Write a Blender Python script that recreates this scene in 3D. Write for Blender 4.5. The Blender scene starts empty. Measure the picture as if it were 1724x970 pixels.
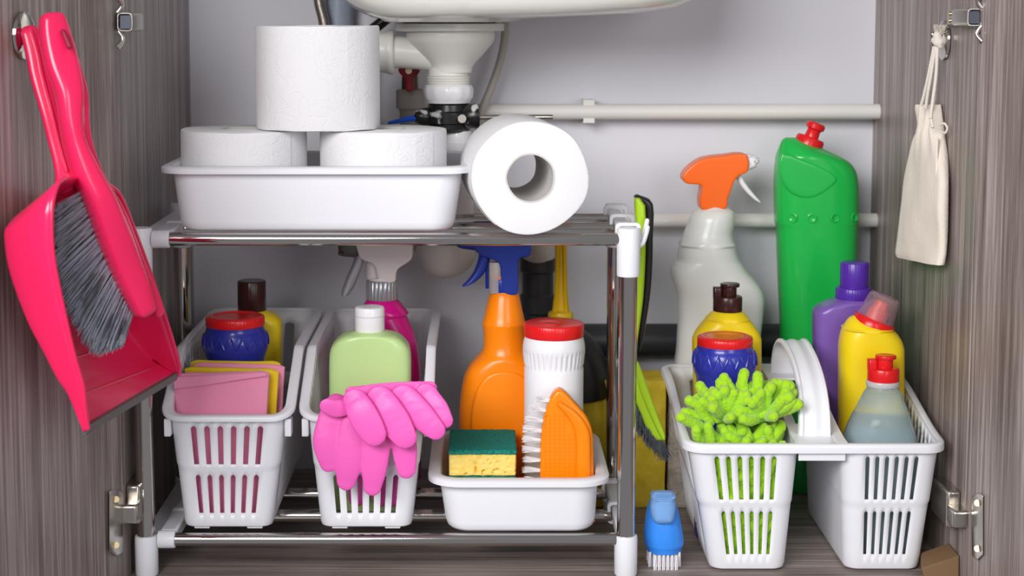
import bpy, bmesh, math, random
from mathutils import Vector, Matrix, noise
random.seed(7)
C = bpy.context.scene.collection
# ------------------------------------------------------------------ camera
F, CX, CY, PITCH = 2800.0, 810.0, 310.0, 0.1004
CAM = Vector((0.0, -1.46, 0.5020))
cd = bpy.data.cameras.new('camera'); co = bpy.data.objects.new('camera', cd); C.objects.link(co)
co.location = CAM; co.rotation_euler = (math.pi/2 - PITCH, 0, 0)
cd.sensor_fit = 'HORIZONTAL'; cd.sensor_width = 36.0; cd.lens = F*36.0/1724
cd.shift_x = (862-CX)/1724; cd.shift_y = -(485-CY)/1724
cd.clip_start = 0.01
cd.dof.use_dof = True; cd.dof.focus_distance = 1.47; cd.dof.aperture_fstop = 9.0
bpy.context.scene.camera = co
# ------------------------------------------------------------------ world, lights, exposure
w = bpy.data.worlds.new('world'); bpy.context.scene.world = w; w.use_nodes = True
w.node_tree.nodes['Background'].inputs[0].default_value = (0.80, 0.80, 0.86, 1)
w.node_tree.nodes['Background'].inputs[1].default_value = 0.30
def area(name, loc, target, sx, sy, power, col=(1, 1, 1)):
    l = bpy.data.lights.new(name, 'AREA'); l.shape = 'RECTANGLE'; l.size = sx; l.size_y = sy; l.energy = power; l.color = col
    o = bpy.data.objects.new(name, l); C.objects.link(o); o.location = loc
    o.rotation_euler = (Vector(target)-Vector(loc)).to_track_quat('-Z', 'Y').to_euler()
    return o
area('softbox_key', (-0.85, -1.85, 1.10), (0.1, 0.1, 0.25), 1.4, 0.75, 45, (1, 0.985, 0.985))
area('softbox_fill', (0.9, -2.0, 0.75), (0.0, 0.1, 0.25), 0.7, 0.9, 9, (0.97, 0.98, 1))
sc = bpy.context.scene
sc.view_settings.view_transform = 'Standard'; sc.view_settings.look = 'None'
sc.view_settings.exposure = 0.17; sc.view_settings.gamma = 1.0; sc.view_settings.use_curve_mapping = False

# ------------------------------------------------------------------ geometry of the view: pixel + depth -> world
cp, sp = math.cos(PITCH), math.sin(PITCH)
def P(px, py, Y):
    a = (px-CX)/F; b = (CY-py)/F
    d = Vector((a, cp+b*sp, -sp+b*cp))
    return CAM + d*((Y-CAM.y)/d.y)
def row(z, Y, X=0):
    d = Vector((X, Y, z))-CAM
    return CY - F*(d.y*(-0)+ (d.y*sp+d.z*cp))/(d.y*cp-d.z*sp)
def zat(py, Y): return P(CX, py, Y).z
def xat(px, py, Y): return P(px, py, Y).x
def mpp(py, Y): return P(CX+1, py, Y).x - P(CX, py, Y).x      # metres per pixel
# ------------------------------------------------------------------ materials
MATS = {}
def mat(name, col, rough=0.35, metal=0.0, spec=0.5, trans=0.0, coat=0.0, sss=0.0, bump=None, alpha=1.0, ior=1.45, var=None, sheen=0.0):
    if name in MATS: return MATS[name]
    m = bpy.data.materials.new(name); m.use_nodes = True; nt = m.node_tree; b = nt.nodes['Principled BSDF']
    c = (*col, 1)
    b.inputs['Base Color'].default_value = c; b.inputs['Roughness'].default_value = rough; b.inputs['Metallic'].default_value = metal
    b.inputs['Specular IOR Level'].default_value = spec; b.inputs['Transmission Weight'].default_value = trans; b.inputs['IOR'].default_value = ior
    b.inputs['Coat Weight'].default_value = coat; b.inputs['Alpha'].default_value = alpha
    b.inputs['Sheen Weight'].default_value = sheen
    if sss: b.inputs['Subsurface Weight'].default_value = sss; b.inputs['Subsurface Radius'].default_value = (0.01, 0.01, 0.01); b.inputs['Subsurface Scale'].default_value = 0.4
    tc = nt.nodes.new('ShaderNodeTexCoord')
    if bump:
        kind, scale, strength, dist = bump
        if kind == 'noise':
            t = nt.nodes.new('ShaderNodeTexNoise'); t.inputs['Scale'].default_value = scale; t.inputs['Detail'].default_value = 4; out = t.outputs['Fac']
        elif kind == 'voronoi':
            t = nt.nodes.new('ShaderNodeTexVoronoi'); t.inputs['Scale'].default_value = scale; out = t.outputs['Distance']
        elif kind == 'curl':
            t0 = nt.nodes.new('ShaderNodeTexNoise'); t0.inputs['Scale'].default_value = scale; t0.inputs['Detail'].default_value = 1; t0.inputs['Distortion'].default_value = 2.0
            nt.links.new(tc.outputs['Object'], t0.inputs['Vector'])
            s = nt.nodes.new('ShaderNodeMath'); s.operation = 'SUBTRACT'; s.inputs[1].default_value = 0.5; nt.links.new(t0.outputs['Fac'], s.inputs[0])
            a = nt.nodes.new('ShaderNodeMath'); a.operation = 'ABSOLUTE'; nt.links.new(s.outputs[0], a.inputs[0])
            g = nt.nodes.new('ShaderNodeMapRange'); g.inputs['From Min'].default_value = 0.0; g.inputs['From Max'].default_value = 0.035; nt.links.new(a.outputs[0], g.inputs['Value'])
            t = None; out = g.outputs['Result']
        else:
            t = nt.nodes.new('ShaderNodeTexWave'); t.inputs['Scale'].default_value = scale; t.bands_direction = kind; t.inputs['Distortion'].default_value = 0.0; out = t.outputs['Fac']
        if t: nt.links.new(tc.outputs['Object'], t.inputs['Vector'])
        bn = nt.nodes.new('ShaderNodeBump'); bn.inputs['Strength'].default_value = strength; bn.inputs['Distance'].default_value = dist
        nt.links.new(out, bn.inputs['Height']); nt.links.new(bn.outputs[0], b.inputs['Normal'])
    if var:
        scale, c2 = var
        t = nt.nodes.new('ShaderNodeTexNoise'); t.inputs['Scale'].default_value = scale; t.inputs['Detail'].default_value = 5
        nt.links.new(tc.outputs['Object'], t.inputs['Vector'])
        r = nt.nodes.new('ShaderNodeValToRGB'); r.color_ramp.elements[0].position = 0.35; r.color_ramp.elements[1].position = 0.65
        r.color_ramp.elements[0].color = c; r.color_ramp.elements[1].color = (*c2, 1)
        nt.links.new(t.outputs['Fac'], r.inputs['Fac']); nt.links.new(r.outputs['Color'], b.inputs['Base Color'])
    MATS[name] = m; return m
def wood(name, axis, ca, cb, cc, rough=0.38):
    m = bpy.data.materials.new(name); m.use_nodes = True; nt = m.node_tree; b = nt.nodes['Principled BSDF']
    tc = nt.nodes.new('ShaderNodeTexCoord')
    def n(sc, det):
        mp = nt.nodes.new('ShaderNodeMapping'); mp.inputs['Scale'].default_value = sc
        nt.links.new(tc.outputs['Object'], mp.inputs['Vector'])
        t = nt.nodes.new('ShaderNodeTexNoise'); t.inputs['Scale'].default_value = 1; t.inputs['Detail'].default_value = det
        t.inputs['Roughness'].default_value = 0.65
        nt.links.new(mp.outputs[0], t.inputs['Vector']); return t.outputs['Fac']
    f = (260, 260, 260); g = (45, 45, 45)
    f = [f[0]]*3; g = [g[0]]*3; f[axis] = 7; g[axis] = 1.6
    a1, a2 = n(f, 3), n(g, 3)
    mx = nt.nodes.new('ShaderNodeMix'); mx.data_type = 'FLOAT'; mx.inputs[0].default_value = 0.45
    nt.links.new(a1, mx.inputs[2]); nt.links.new(a2, mx.inputs[3])
    r = nt.nodes.new('ShaderNodeValToRGB'); e = r.color_ramp.elements
    e[0].position = 0.36; e[0].color = (*ca, 1); e[1].position = 0.64; e[1].color = (*cc, 1); x = e.new(0.5); x.color = (*cb, 1)
    nt.links.new(mx.outputs[0], r.inputs['Fac']); nt.links.new(r.outputs['Color'], b.inputs['Base Color'])
    b.inputs['Roughness'].default_value = rough
    bn = nt.nodes.new('ShaderNodeBump'); bn.inputs['Strength'].default_value = 0.25; bn.inputs['Distance'].default_value = 0.0006
    nt.links.new(a1, bn.inputs['Height']); nt.links.new(bn.outputs[0], b.inputs['Normal'])
    return m
WOODV = wood('wood_vertical', 2, (0.135, 0.104, 0.093), (0.275, 0.222, 0.203), (0.50, 0.435, 0.415))
WOODH = wood('wood_horizontal', 0, (0.13, 0.104, 0.092), (0.245, 0.20, 0.178), (0.40, 0.335, 0.305), 0.42)
WHITE = mat('white_plastic', (0.83, 0.835, 0.875), 0.32, sss=0.1)
WHITE2 = mat('white_glossy_plastic', (0.88, 0.88, 0.90), 0.22)
CREAM = mat('cream_plastic', (0.80, 0.79, 0.74), 0.3)
CERAMIC = mat('ceramic', (0.80, 0.79, 0.74), 0.12, coat=0.5)
CHROME = mat('chrome', (0.58, 0.545, 0.515), 0.085, 1.0)
NICKEL = mat('nickel', (0.62, 0.58, 0.52), 0.22, 1.0)
BRASS = mat('brass_screw', (0.75, 0.60, 0.35), 0.25, 1.0)
PAINT = mat('wall_paint', (0.74, 0.735, 0.79), 0.55, bump=('noise', 60, 0.1, 0.0005))
PAPER = mat('tissue_paper', (0.80, 0.795, 0.81), 0.9, spec=0.1, bump=('curl', 42, 0.28, 0.0009))
PAPERF = mat('tissue_paper_end', (0.84, 0.835, 0.84), 0.95, spec=0.05, bump=('noise', 400, 0.25, 0.0005))
CARD = mat('core_card', (0.62, 0.60, 0.58), 0.85, bump=('noise', 200, 0.2, 0.0004))
BLACKP = mat('black_plastic', (0.012, 0.012, 0.014), 0.3)
DARKG = mat('dark_grey_plastic', (0.035, 0.037, 0.042), 0.45)
PINK = mat('hot_pink_plastic', (0.90, 0.018, 0.115), 0.24, coat=0.3, sss=0.05)
RED = mat('red_plastic', (0.75, 0.012, 0.015), 0.25)
BLUE = mat('blue_plastic', (0.025, 0.035, 0.36), 0.25, coat=0.2)

# ------------------------------------------------------------------ object helpers
def wm(o):
    m = o.matrix_basis.copy()
    while o.parent: o = o.parent; m = o.matrix_basis @ m
    return m
def mk(name, verts, faces, m, parent=None, smooth=True, mods=None, loc=None, sharp=None):
    me = bpy.data.meshes.new(name)
    vs = [Vector(v) for v in verts]
    o = bpy.data.objects.new(name, me)
    if parent is not None:
        inv = wm(parent).inverted(); vs = [inv @ v for v in vs]; o.parent = parent
    else:
        if loc is None:
            n = len(vs); loc = Vector((sum(v.x for v in vs)/n, sum(v.y for v in vs)/n, min(v.z for v in vs)))
        o.location = loc; vs = [v-Vector(loc) for v in vs]
    me.from_pydata([tuple(v) for v in vs], [], faces)
    bm = bmesh.new(); bm.from_mesh(me); bmesh.ops.recalc_face_normals(bm, faces=bm.faces)
    if smooth:
        for f in bm.faces: f.smooth = True
        lim = sharp if sharp is not None else 0.7
        for e in bm.edges:
            if len(e.link_faces) == 2 and e.calc_face_angle(0) > lim: e.smooth = False
    ng = [f for f in bm.faces if len(f.verts) > 8]
    if ng: bmesh.ops.triangulate(bm, faces=ng)
    bm.to_mesh(me); bm.free()
    if m: me.materials.append(m)
    for md in (mods or []):
        k = o.modifiers.new(md[0].lower(), md[0])
        for a, v in md[1].items(): setattr(k, a, v)
    C.objects.link(o); return o
def tag(o, label=None, cat=None, group=None, kind=None):
    if label: o['label'] = label
    if cat: o['category'] = cat
    if group: o['group'] = group
    if kind: o['kind'] = kind
    return o
def thing(name, label, cat, loc, group=None, rz=0):
    o = bpy.data.objects.new(name, None); C.objects.link(o); o.location = loc; o.rotation_euler = (0, 0, rz); o.empty_display_size = 0.02
    return tag(o, label, cat, group)
def dup(o, parent=None):
    c = o.copy(); C.objects.link(c)
    if parent is not None: c.parent = parent
    for ch in [x for x in bpy.data.objects if x.parent == o]: dup(ch, c)
    return c
def join(*parts):
    V, Fc = [], []
    for v, f in parts:
        n = len(V); V += list(v); Fc += [[i+n for i in q] for q in f]
    return V, Fc
def loft(rings, closed=True, cap0=True, cap1=True, wrap=False):
    n = len(rings[0]); V = [v for r in rings for v in r]; Fc = []
    R = len(rings)
    for i in range(R if wrap else R-1):
        a, b = i*n, ((i+1) % R)*n
        for j in range(n if closed else n-1):
            k = (j+1) % n; Fc.append([a+j, a+k, b+k, b+j])
    if not wrap:
        if cap0: Fc.append(list(range(n))[::-1])
        if cap1: Fc.append([(R-1)*n+j for j in range(n)])
    return V, Fc
def sring(c, rx, ry, e=2.0, n=40, T=None):
    out = []
    for j in range(n):
        a = 2*math.pi*j/n; ca, sa = math.cos(a), math.sin(a)
        p = Vector((rx*math.copysign(abs(ca)**(2/e), ca), ry*math.copysign(abs(sa)**(2/e), sa), 0))
        if T: p = T @ p
        out.append(Vector(c)+p)
    return out
def cr(pts, k=4):
    """Catmull-Rom through tuples of numbers"""
    out = []; n = len(pts)
    for i in range(n-1):
        p0, p1, p2, p3 = pts[max(i-1, 0)], pts[i], pts[i+1], pts[min(i+2, n-1)]
        for s in range(k):
            t = s/k
            out.append(tuple(0.5*(2*b+(c-a)*t+(2*a-5*b+4*c-d)*t*t+(3*b-a-3*c+d)*t**3) for a, b, c, d in zip(p0, p1, p2, p3)))
    out.append(tuple(pts[-1])); return out
def hz_interp(q, zi, k=4):
    """smooth rows of tuples against their (monotonic) height q[i][zi], no overshoot"""
    n = len(q); m = []
    for i in range(n):
        if i in (0, n-1): j = (0, 1) if i == 0 else (n-2, n-1); m.append([(b-a)/(q[j[1]][zi]-q[j[0]][zi]+1e-12) for a, b in zip(q[j[0]], q[j[1]])]); continue
        h0, h1 = q[i][zi]-q[i-1][zi], q[i+1][zi]-q[i][zi]; row_ = []
        for a, b, c in zip(q[i-1], q[i], q[i+1]):
            d0, d1 = (b-a)/(h0 or 1e-12), (c-b)/(h1 or 1e-12)
            row_.append(0 if d0*d1 <= 0 else (h0+h1)*3/((2*h1+h0)/d0+(h1+2*h0)/d1))
        m.append(row_)
    out = []
    for i in range(n-1):
        h = q[i+1][zi]-q[i][zi]
        for s in range(k):
            t = s/k; a, b, c, d = 2*t**3-3*t*t+1, t**3-2*t*t+t, -2*t**3+3*t*t, t**3-t*t
            r = [a*p+b*h*mp+c*p2+d*h*m2 for p, mp, p2, m2 in zip(q[i], m[i], q[i+1], m[i+1])]
            r[zi] = q[i][zi]+h*t; out.append(tuple(r))
    out.append(tuple(q[-1])); return out
def lathe(prof, c, n=48, T=None, flute=None, cap0=True, cap1=True):
    """prof: list of (r, z[, flute amount])"""
    rings = []
    for q in prof:
        r, z = q[0], q[1]; fa = q[2] if len(q) > 2 else 0
        ring = []
        for j in range(n):
            a = 2*math.pi*j/n; rr = r
            if flute and fa: rr += fa*(0.5+0.5*math.cos(a*flute))
            p = Vector((rr*math.cos(a), rr*math.sin(a), z))
            if T: p = T @ p
            ring.append(Vector(c)+p)
        rings.append(ring)
    return loft(rings, cap0=cap0, cap1=cap1)
def tube(pts, rad, n=14, k=4, flat=None, cap=True):
    pts = [tuple(p) for p in pts]
    if not isinstance(rad, (list, tuple)): rad = [rad]*len(pts)
    q = cr([(*p, r) for p, r in zip(pts, rad)], k) if k > 1 and len(pts) > 2 else [(*p, r) for p, r in zip(pts, rad)]
    P3 = [Vector(x[:3]) for x in q]; rings = []
    up = None
    for i, p in enumerate(P3):
        d = (P3[min(i+1, len(P3)-1)]-P3[max(i-1, 0)]).normalized()
        if up is None:
            up = Vector((0, 0, 1)) if abs(d.z) < 0.9 else Vector((0, 1, 0))
        s = d.cross(up).normalized(); up = s.cross(d).normalized()
        rings.append([p+(s*math.cos(2*math.pi*j/n)+up*math.sin(2*math.pi*j/n))*max(q[i][3], 1e-5) for j in range(n)])
    return loft(rings, cap0=cap, cap1=cap)
def capsule_path(pts, rad, n=14, k=4):
    """tube with rounded ends"""
    pts = [Vector(p) for p in pts]; rad = list(rad) if isinstance(rad, (list, tuple)) else [rad]*len(pts)
    a = (pts[0]-pts[1]).normalized(); b = (pts[-1]-pts[-2]).normalized()
    q = cr([(*p, r) for p, r in zip(pts, rad)], k)
    st = [(*(pts[0]+a*rad[0]*s), rad[0]*c) for s, c in ((0.99, 0.12), (0.87, 0.5), (0.5, 0.87))]
    en = [(*(pts[-1]+b*rad[-1]*s), rad[-1]*c) for s, c in ((0.5, 0.87), (0.87, 0.5), (0.99, 0.12))]
    allp = st+q+en
    return tube([x[:3] for x in allp], [x[3] for x in allp], n, 1)
def boxm(x0, x1, y0, y1, z0, z1):
    V = [(x, y, z) for z in (z0, z1) for y in (y0, y1) for x in (x0, x1)]
    return V, [[0, 2, 3, 1], [4, 5, 7, 6], [0, 1, 5, 4], [2, 6, 7, 3], [0, 4, 6, 2], [1, 3, 7, 5]]
def bev(wd=0.001, seg=2): return ('BEVEL', dict(width=wd, segments=seg, limit_method='ANGLE', angle_limit=0.6))
def slab(outline, Y, th, dirn=None):
    """outline in pixels at depth Y, extruded symmetric by th along Y (or dirn)"""
    d = Vector(dirn or (0, 1, 0))*th/2
    pts = [P(x, y, Y) for x, y in outline]
    return loft([[p-d for p in pts], [p+d for p in pts]])
def pillow(outline, Y, th, inset=0.25, k=3, steps=4, dirn=(0, 1, 0), smooth_k=3):
    """closed pixel outline -> rounded solid of thickness th"""
    o = outline
    if smooth_k > 1:
        n = len(o); o2 = []
        for i in range(n):
            p0, p1, p2, p3 = o[i-1], o[i], o[(i+1) % n], o[(i+2) % n]
            for s in range(smooth_k):
                t = s/smooth_k
                o2.append(tuple(0.5*(2*b+(c-a)*t+(2*a-5*b+4*c-d)*t*t+(3*b-a-3*c+d)*t**3) for a, b, c, d in zip(p0, p1, p2, p3)))
        o = o2
    pts = [P(x, y, Y) for x, y in o]; n = len(pts)
    cen = sum(pts, Vector())/n
    nrm = []
    area2 = sum(pts[i].x*pts[(i+1) % n].z-pts[(i+1) % n].x*pts[i].z for i in range(n))
    sg = 1 if area2 > 0 else -1
    for i in range(n):
        t = pts[(i+1) % n]-pts[i-1]; nn = Vector((t.z, 0, -t.x))*sg
        nrm.append(nn.normalized() if nn.length > 1e-9 else Vector())
    D = Vector(dirn); r = min(inset*th, th/2); rings = []
    ri = []
    for i in range(n):
        best = 9.0; p, m_ = pts[i], -nrm[i]
        for j in range(n):
            if j == i or (j+1) % n == i: continue
            a, b = pts[j], pts[(j+1) % n]; ex, ez = b.x-a.x, b.z-a.z
            den = m_.x*ez-m_.z*ex
            if abs(den) < 1e-12: continue
            t = ((a.x-p.x)*ez-(a.z-p.z)*ex)/den; u = ((a.x-p.x)*m_.z-(a.z-p.z)*m_.x)/den
            if t > 1e-6 and -0.02 <= u <= 1.02: best = min(best, t)
        ri.append(min(r, 0.38*best))
    for it in range(60):
        bad = False
        for i in range(n):
            j = (i+1) % n; e = pts[j]-pts[i]
            if ((pts[j]-nrm[j]*ri[j])-(pts[i]-nrm[i]*ri[i])).dot(e) < 0.08*e.dot(e): ri[i] *= 0.86; ri[j] *= 0.86; bad = True
        if not bad: break
    for _ in range(3): ri = [min(ri[i], (ri[i-1]+ri[i]+ri[(i+1) % n])/3) for i in range(n)]
    for s in range(steps+1):
        a = math.pi/2*s/steps
        rings.append([p-nn*q*(1-math.sin(a))-D*(th/2-r+r*math.cos(a)) for p, nn, q in zip(pts, nrm, ri)])
    for s in range(steps+1):
        a = math.pi/2*(1-s/steps)
        rings.append([p-nn*q*(1-math.sin(a))+D*(th/2-r+r*math.cos(a)) for p, nn, q in zip(pts, nrm, ri)])
    return loft(rings)
def body(rows, Y, dmax, e=3.0, n=44, k=4, sm=True, ymin=1.0):
    """rows (py, xl, xr) or (py, xl, xr, ry factor); turns a silhouette into a bottle body"""
    q = []
    for r in rows:
        a = P(r[1], r[0], Y); b = P(r[2], r[0], Y)
        f = r[3] if len(r) > 3 else 1.0
        rx = (b.x-a.x)/2; q.append((a.x+rx, a.z, rx, min(rx, dmax/2)*f))
    if sm: q = hz_interp(q, 1, k)
    rings = []
    for x, z, rx, ry in q:
        ee = 2+(e-2)*min(1, max(0, (rx-ry)/max(rx, 1e-6)*3)) if rx > ry else 2+(e-2)*(rx/(dmax/2) > 0.97)
        rings.append(sring((x, Y, z), max(rx, 1e-4), max(ry, 1e-4), ee, n))
    return loft(rings)
def soft(outline, Y, th, vox=0.0009, it=10, dirn=(0, 1, 0)):
    """outline slab whose edges are rounded by a fine remesh; returns geometry and modifiers"""
    V, Fc = slab(outline, Y, th)
    return (V, Fc), [('REMESH', dict(mode='VOXEL', voxel_size=vox, use_smooth_shade=True)), ('SMOOTH', dict(factor=0.6, iterations=it))]
def sm_outline(o, k=3):
    n = len(o); r = []
    for i in range(n):
        p0, p1, p2, p3 = o[i-1], o[i], o[(i+1) % n], o[(i+2) % n]
        for s in range(k):
            t = s/k
            r.append(tuple(0.5*(2*b+(c-a)*t+(2*a-5*b+4*c-d)*t*t+(3*b-a-3*c+d)*t**3) for a, b, c, d in zip(p0, p1, p2, p3)))
    return r
def cyl(px, y0, y1, wpx, Y, fl=None, n=48, rr=0.0012, am=0.0006):
    """upright cylinder between pixel rows, width in px, edges rounded, optional fluting"""
    c = P(px, (y0+y1)/2, Y); z1, z0 = zat(y0, Y), zat(y1, Y); r = wpx/2*mpp((y0+y1)/2, Y)
    h = z1-z0
    return lathe([(r-rr, 0), (r-0.3*rr, 0.3*rr), (r, rr, am), (r, h-rr, am), (r-0.3*rr, h-0.3*rr), (r-rr, h), (r*0.5, h)], (c.x, Y, z0), n if not fl else max(n, fl*4), flute=fl)
def rrect(cx, cy, z, hx, hy, r, k=6):
    out = []
    for (sx, sy, a0) in ((1, 1, 0), (-1, 1, 90), (-1, -1, 180), (1, -1, 270)):
        for i in range(k+1):
            a = math.radians(a0+90*i/k); out.append(Vector((cx+sx*(hx-r)+r*math.cos(a), cy+sy*(hy-r)+r*math.sin(a), z)))
    return out
# ================================================================== setting
XL, XR, YF, YB = -0.317, 0.428, -0.025, 0.355
ZT = 0.80
def struct(name, geo, m, parent=None, mods=None, smooth=False, label=None):
    o = mk(name, *geo, m, parent, smooth=smooth, mods=mods)
    if parent is None: o['kind'] = 'structure'
    if label: o['label'] = label
    return o
struct('floor', boxm(XL-0.018, XR+0.018, YF, YB, -0.018, 0), WOODH, mods=[bev(0.0008)], label='brown-grey wood-grain bottom board of the cabinet')
struct('wall_back', boxm(XL-0.018, XR+0.018, YB, YB+0.01, -0.018, ZT), PAINT, label='pale grey painted wall behind the pipes')
struct('wall_left', boxm(XL-0.018, XL, YF, YB, 0, ZT), WOODV, mods=[bev(0.0008)], label='dark grey-brown wood-grain side panel on the left')
struct('wall_right', boxm(XR, XR+0.018, YF, YB, 0, ZT), WOODV, mods=[bev(0.0008)], label='grey-brown wood-grain side panel behind the cotton bag')
struct('ceiling', join(boxm(XL-0.018, XR+0.018, YF-0.02, 0.0, 0.70, 0.73), boxm(XL-0.018, XR+0.018, 0.32, YB, 0.70, 0.73)), WOODH, label='front and rear rails of the worktop over the sink')
DA = math.radians(10.7)
def door(name, X, sgn, label):
    L, th = 0.34, 0.018
    d = Vector((sgn*math.sin(DA), -math.cos(DA), 0)); nn = Vector((sgn*math.cos(DA), math.sin(DA), 0))
    o = Vector((X, YF-0.002, 0))
    pts = [o, o+d*L, o+d*L+nn*th, o+nn*th]
    geo = loft([[p+Vector((0, 0, -0.03)) for p in pts], [p+Vector((0, 0, ZT)) for p in pts]])
    return struct(name, geo, WOODV, mods=[bev(0.001)], label=label)
door1 = door('door_1', XL, -1, 'open left cabinet door with wood grain, dustpan hung on its inside')
door2 = door('door_2', XR, 1, 'open right cabinet door with wood grain and metal hinges')
def DL(px, py, off):          # point on the left door's inner face, moved off it by off
    d = P(px, py, 0)-CAM
    n = Vector((math.cos(DA), -math.sin(DA), 0)); q = Vector((XL, YF-0.002, 0))+n*off
    return CAM + d*((q-CAM).dot(n)/d.dot(n))
def DR(px, py, off):
    d = P(px, py, 0)-CAM
    n = Vector((-math.cos(DA), -math.sin(DA), 0)); q = Vector((XR, YF-0.002, 0))+n*off
    return CAM + d*((q-CAM).dot(n)/d.dot(n))
def WX(px, py, X):            # point on a plane of constant X
    d = P(px, py, 0)-CAM; return CAM+d*((X-CAM.x)/d.x)

# ------------------------------------------------------------------ hinges
def hinge_top(dr, side, xa, xb, y0, y1):
    """hollow square arm seen end on, on the side panel"""
    Yh = YF-0.004
    p0, p1 = P(xa, y1, Yh), P(xb, y0, Yh)
    X0, X1, z0, z1 = p0.x, p1.x, p0.z, p1.z
    cx, cz, hx, hz = (X0+X1)/2, (z0+z1)/2, (X1-X0)/2, (z1-z0)/2
    def ring(Y, s, e=5):
        return [Vector((cx+hx*s*math.copysign(abs(math.cos(a))**(2/e), math.cos(a)), Y, cz+hz*s*math.copysign(abs(math.sin(a))**(2/e), math.sin(a)))) for a in [2*math.pi*j/40 for j in range(40)]]
    h = mk('hinge_arm', *loft([ring(Yh+0.045, 1), ring(Yh+0.001, 1), ring(Yh, 0.97), ring(Yh, 0.86), ring(Yh+0.003, 0.82), ring(Yh+0.03, 0.82)]), NICKEL, dr)
    mk('hinge_hollow_shade', *boxm(cx-hx*0.78, cx+hx*0.78, Yh+0.004, Yh+0.028, cz-hz*0.78, cz+hz*0.78), mat('hinge_hollow_shade', (0.10, 0.11, 0.14), 0.35, 0.6), h, mods=[bev(0.0006)])  # dark block painted in for the shade inside the hollow arm
    Xw = XL+0.0005 if side < 0 else XR-0.0005
    s = -side
    mk('hinge_plate', *boxm(min(Xw, Xw+s*0.006), max(Xw, Xw+s*0.006), YF+0.015, YF+0.078, cz-hz*0.92, cz+hz*0.92), NICKEL, dr, mods=[bev(0.0012)])
    for zz in (cz-hz*0.4, cz+hz*0.4):
        mk('screw', *tube([(Xw+s*0.0055, YF+0.068, zz), (Xw+s*0.0072, YF+0.068, zz)], 0.0022, 16, 1), BRASS, dr)
    # cup flange wings on the door edge, above and below
    for sg in (1, -1):
        za = cz+sg*hz*1.02; zb = cz+sg*hz*2.7
        pts = [(cx+side*hx*0.9, Yh+0.001, za), (cx+side*hx*0.3, Yh+0.001, (za+zb)/2), (cx+side*hx*0.95, Yh-0.002, zb)]
        mk('hinge_wing', *tube(pts, [0.0028, 0.0022, 0.0030], 10, 4), NICKEL, dr)
def hinge_bottom(dr, side, D, xs, y0, y1, ax, ay0, ay1):
    xm = sum(xs)/2
    o = [(xs[0], y0+6), (xs[0]+8*side*0, y0), (xm, y0-3), (xs[1], y0+4), (xs[1], y1-4), (xm, y1+3), (xs[0], y1-6)]
    a = [D(x, y, 0.0006) for x, y in o]; b = [D(x, y, 0.0030) for x, y in o]
    pl = mk('hinge_plate', *loft([a, b]), NICKEL, dr, mods=[bev(0.0006)])
    for yy in (y0+14, y1-16):
        c, e = D(xm, yy, 0.002), D(xm, yy, 0.0042)
        mk('screw', *tube([c, e], 0.0028, 16, 1), BRASS, pl)
    Ya = YF-0.006
    p0, p1 = P(min(ax), ay1, Ya), P(max(ax), ay0, Ya)
    mk('hinge_arm', *boxm(p0.x, p1.x, Ya-0.002, Ya+0.02, p0.z, p1.z), NICKEL, dr, mods=[bev(0.0025, 3)])
    Xw = XL+0.0005 if side < 0 else XR-0.0005; s = -side
    za, zb = p0.z-0.006, p1.z+0.012
    mk('hinge_mount', *boxm(min(Xw, Xw+s*0.012), max(Xw, Xw+s*0.012), YF+0.012, YF+0.065, za, zb), NICKEL, dr, mods=[bev(0.002)])
hinge_top(door1, -1, 197, 223, 21, 53)
hinge_top(door2, 1, 1628, 1655, 14, 44)
hinge_bottom(door1, -1, DL, (184, 207), 827, 934, (193, 231), 850, 882)
hinge_bottom(door2, 1, DR, (1655, 1636), 833, 940, (1603, 1643), 860, 889)

# ------------------------------------------------------------------ wall pipes
def hpipe(name, x0, x1, py, Y, d_px, m, label, brackets=()):
    a, b = P(x0, py, Y), P(x1, py, Y); b.z = a.z
    r = d_px/2*mpp(py, Y)
    o = mk(name, *tube([a, b], r, 28, 1), m); tag(o, label, 'pipe')
    for bx in brackets:
        c = P(bx, py, Y); c.z = a.z
        rg = [[Vector((c.x+dx, c.y+(r+0.0022)*math.cos(t), c.z+(r+0.0022)*math.sin(t))) for t in [2*math.pi*j/28 for j in range(28)]] for dx in (-0.008, 0.008)]
        mk('clip', *join(boxm(c.x-0.006, c.x+0.006, c.y-0.004, YB-0.0005, c.z-0.010, c.z+0.0128), boxm(c.x-0.006, c.x+0.006, c.y-0.006, YB-0.0005, c.z-0.0118, c.z-0.007)), CREAM, o)
    return o
PIPEM = mat('pipe_white', (0.80, 0.78, 0.75), 0.35)
hpipe('water_pipe', 700, 1481, 188, 0.328, 26, PIPEM, 'upper off-white pipe running across the back wall with a clip', (991,))
hpipe('water_pipe', 640, 1482, 371, 0.328, 24, PIPEM, 'lower off-white pipe on the back wall behind the spray bottle')
wp = hpipe('waste_pipe', 885, 1370, 573, 0.335, 56, DARKG, 'thick dark grey waste pipe running low across the back')
a = P(905, 573, 0.335)
mk('vertical_section', *lathe([(0.015, -0.06), (0.0165, -0.02), (0.0165, 0.03), (0.0195, 0.032), (0.0195, 0.05), (0.0170, 0.052), (0.0170, 0.075), (0.0190, 0.077), (0.0190, 0.09), (0.0160, 0.092), (0.0160, 0.125)], (a.x, a.y-0.0, a.z), 36), DARKG, wp)

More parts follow.
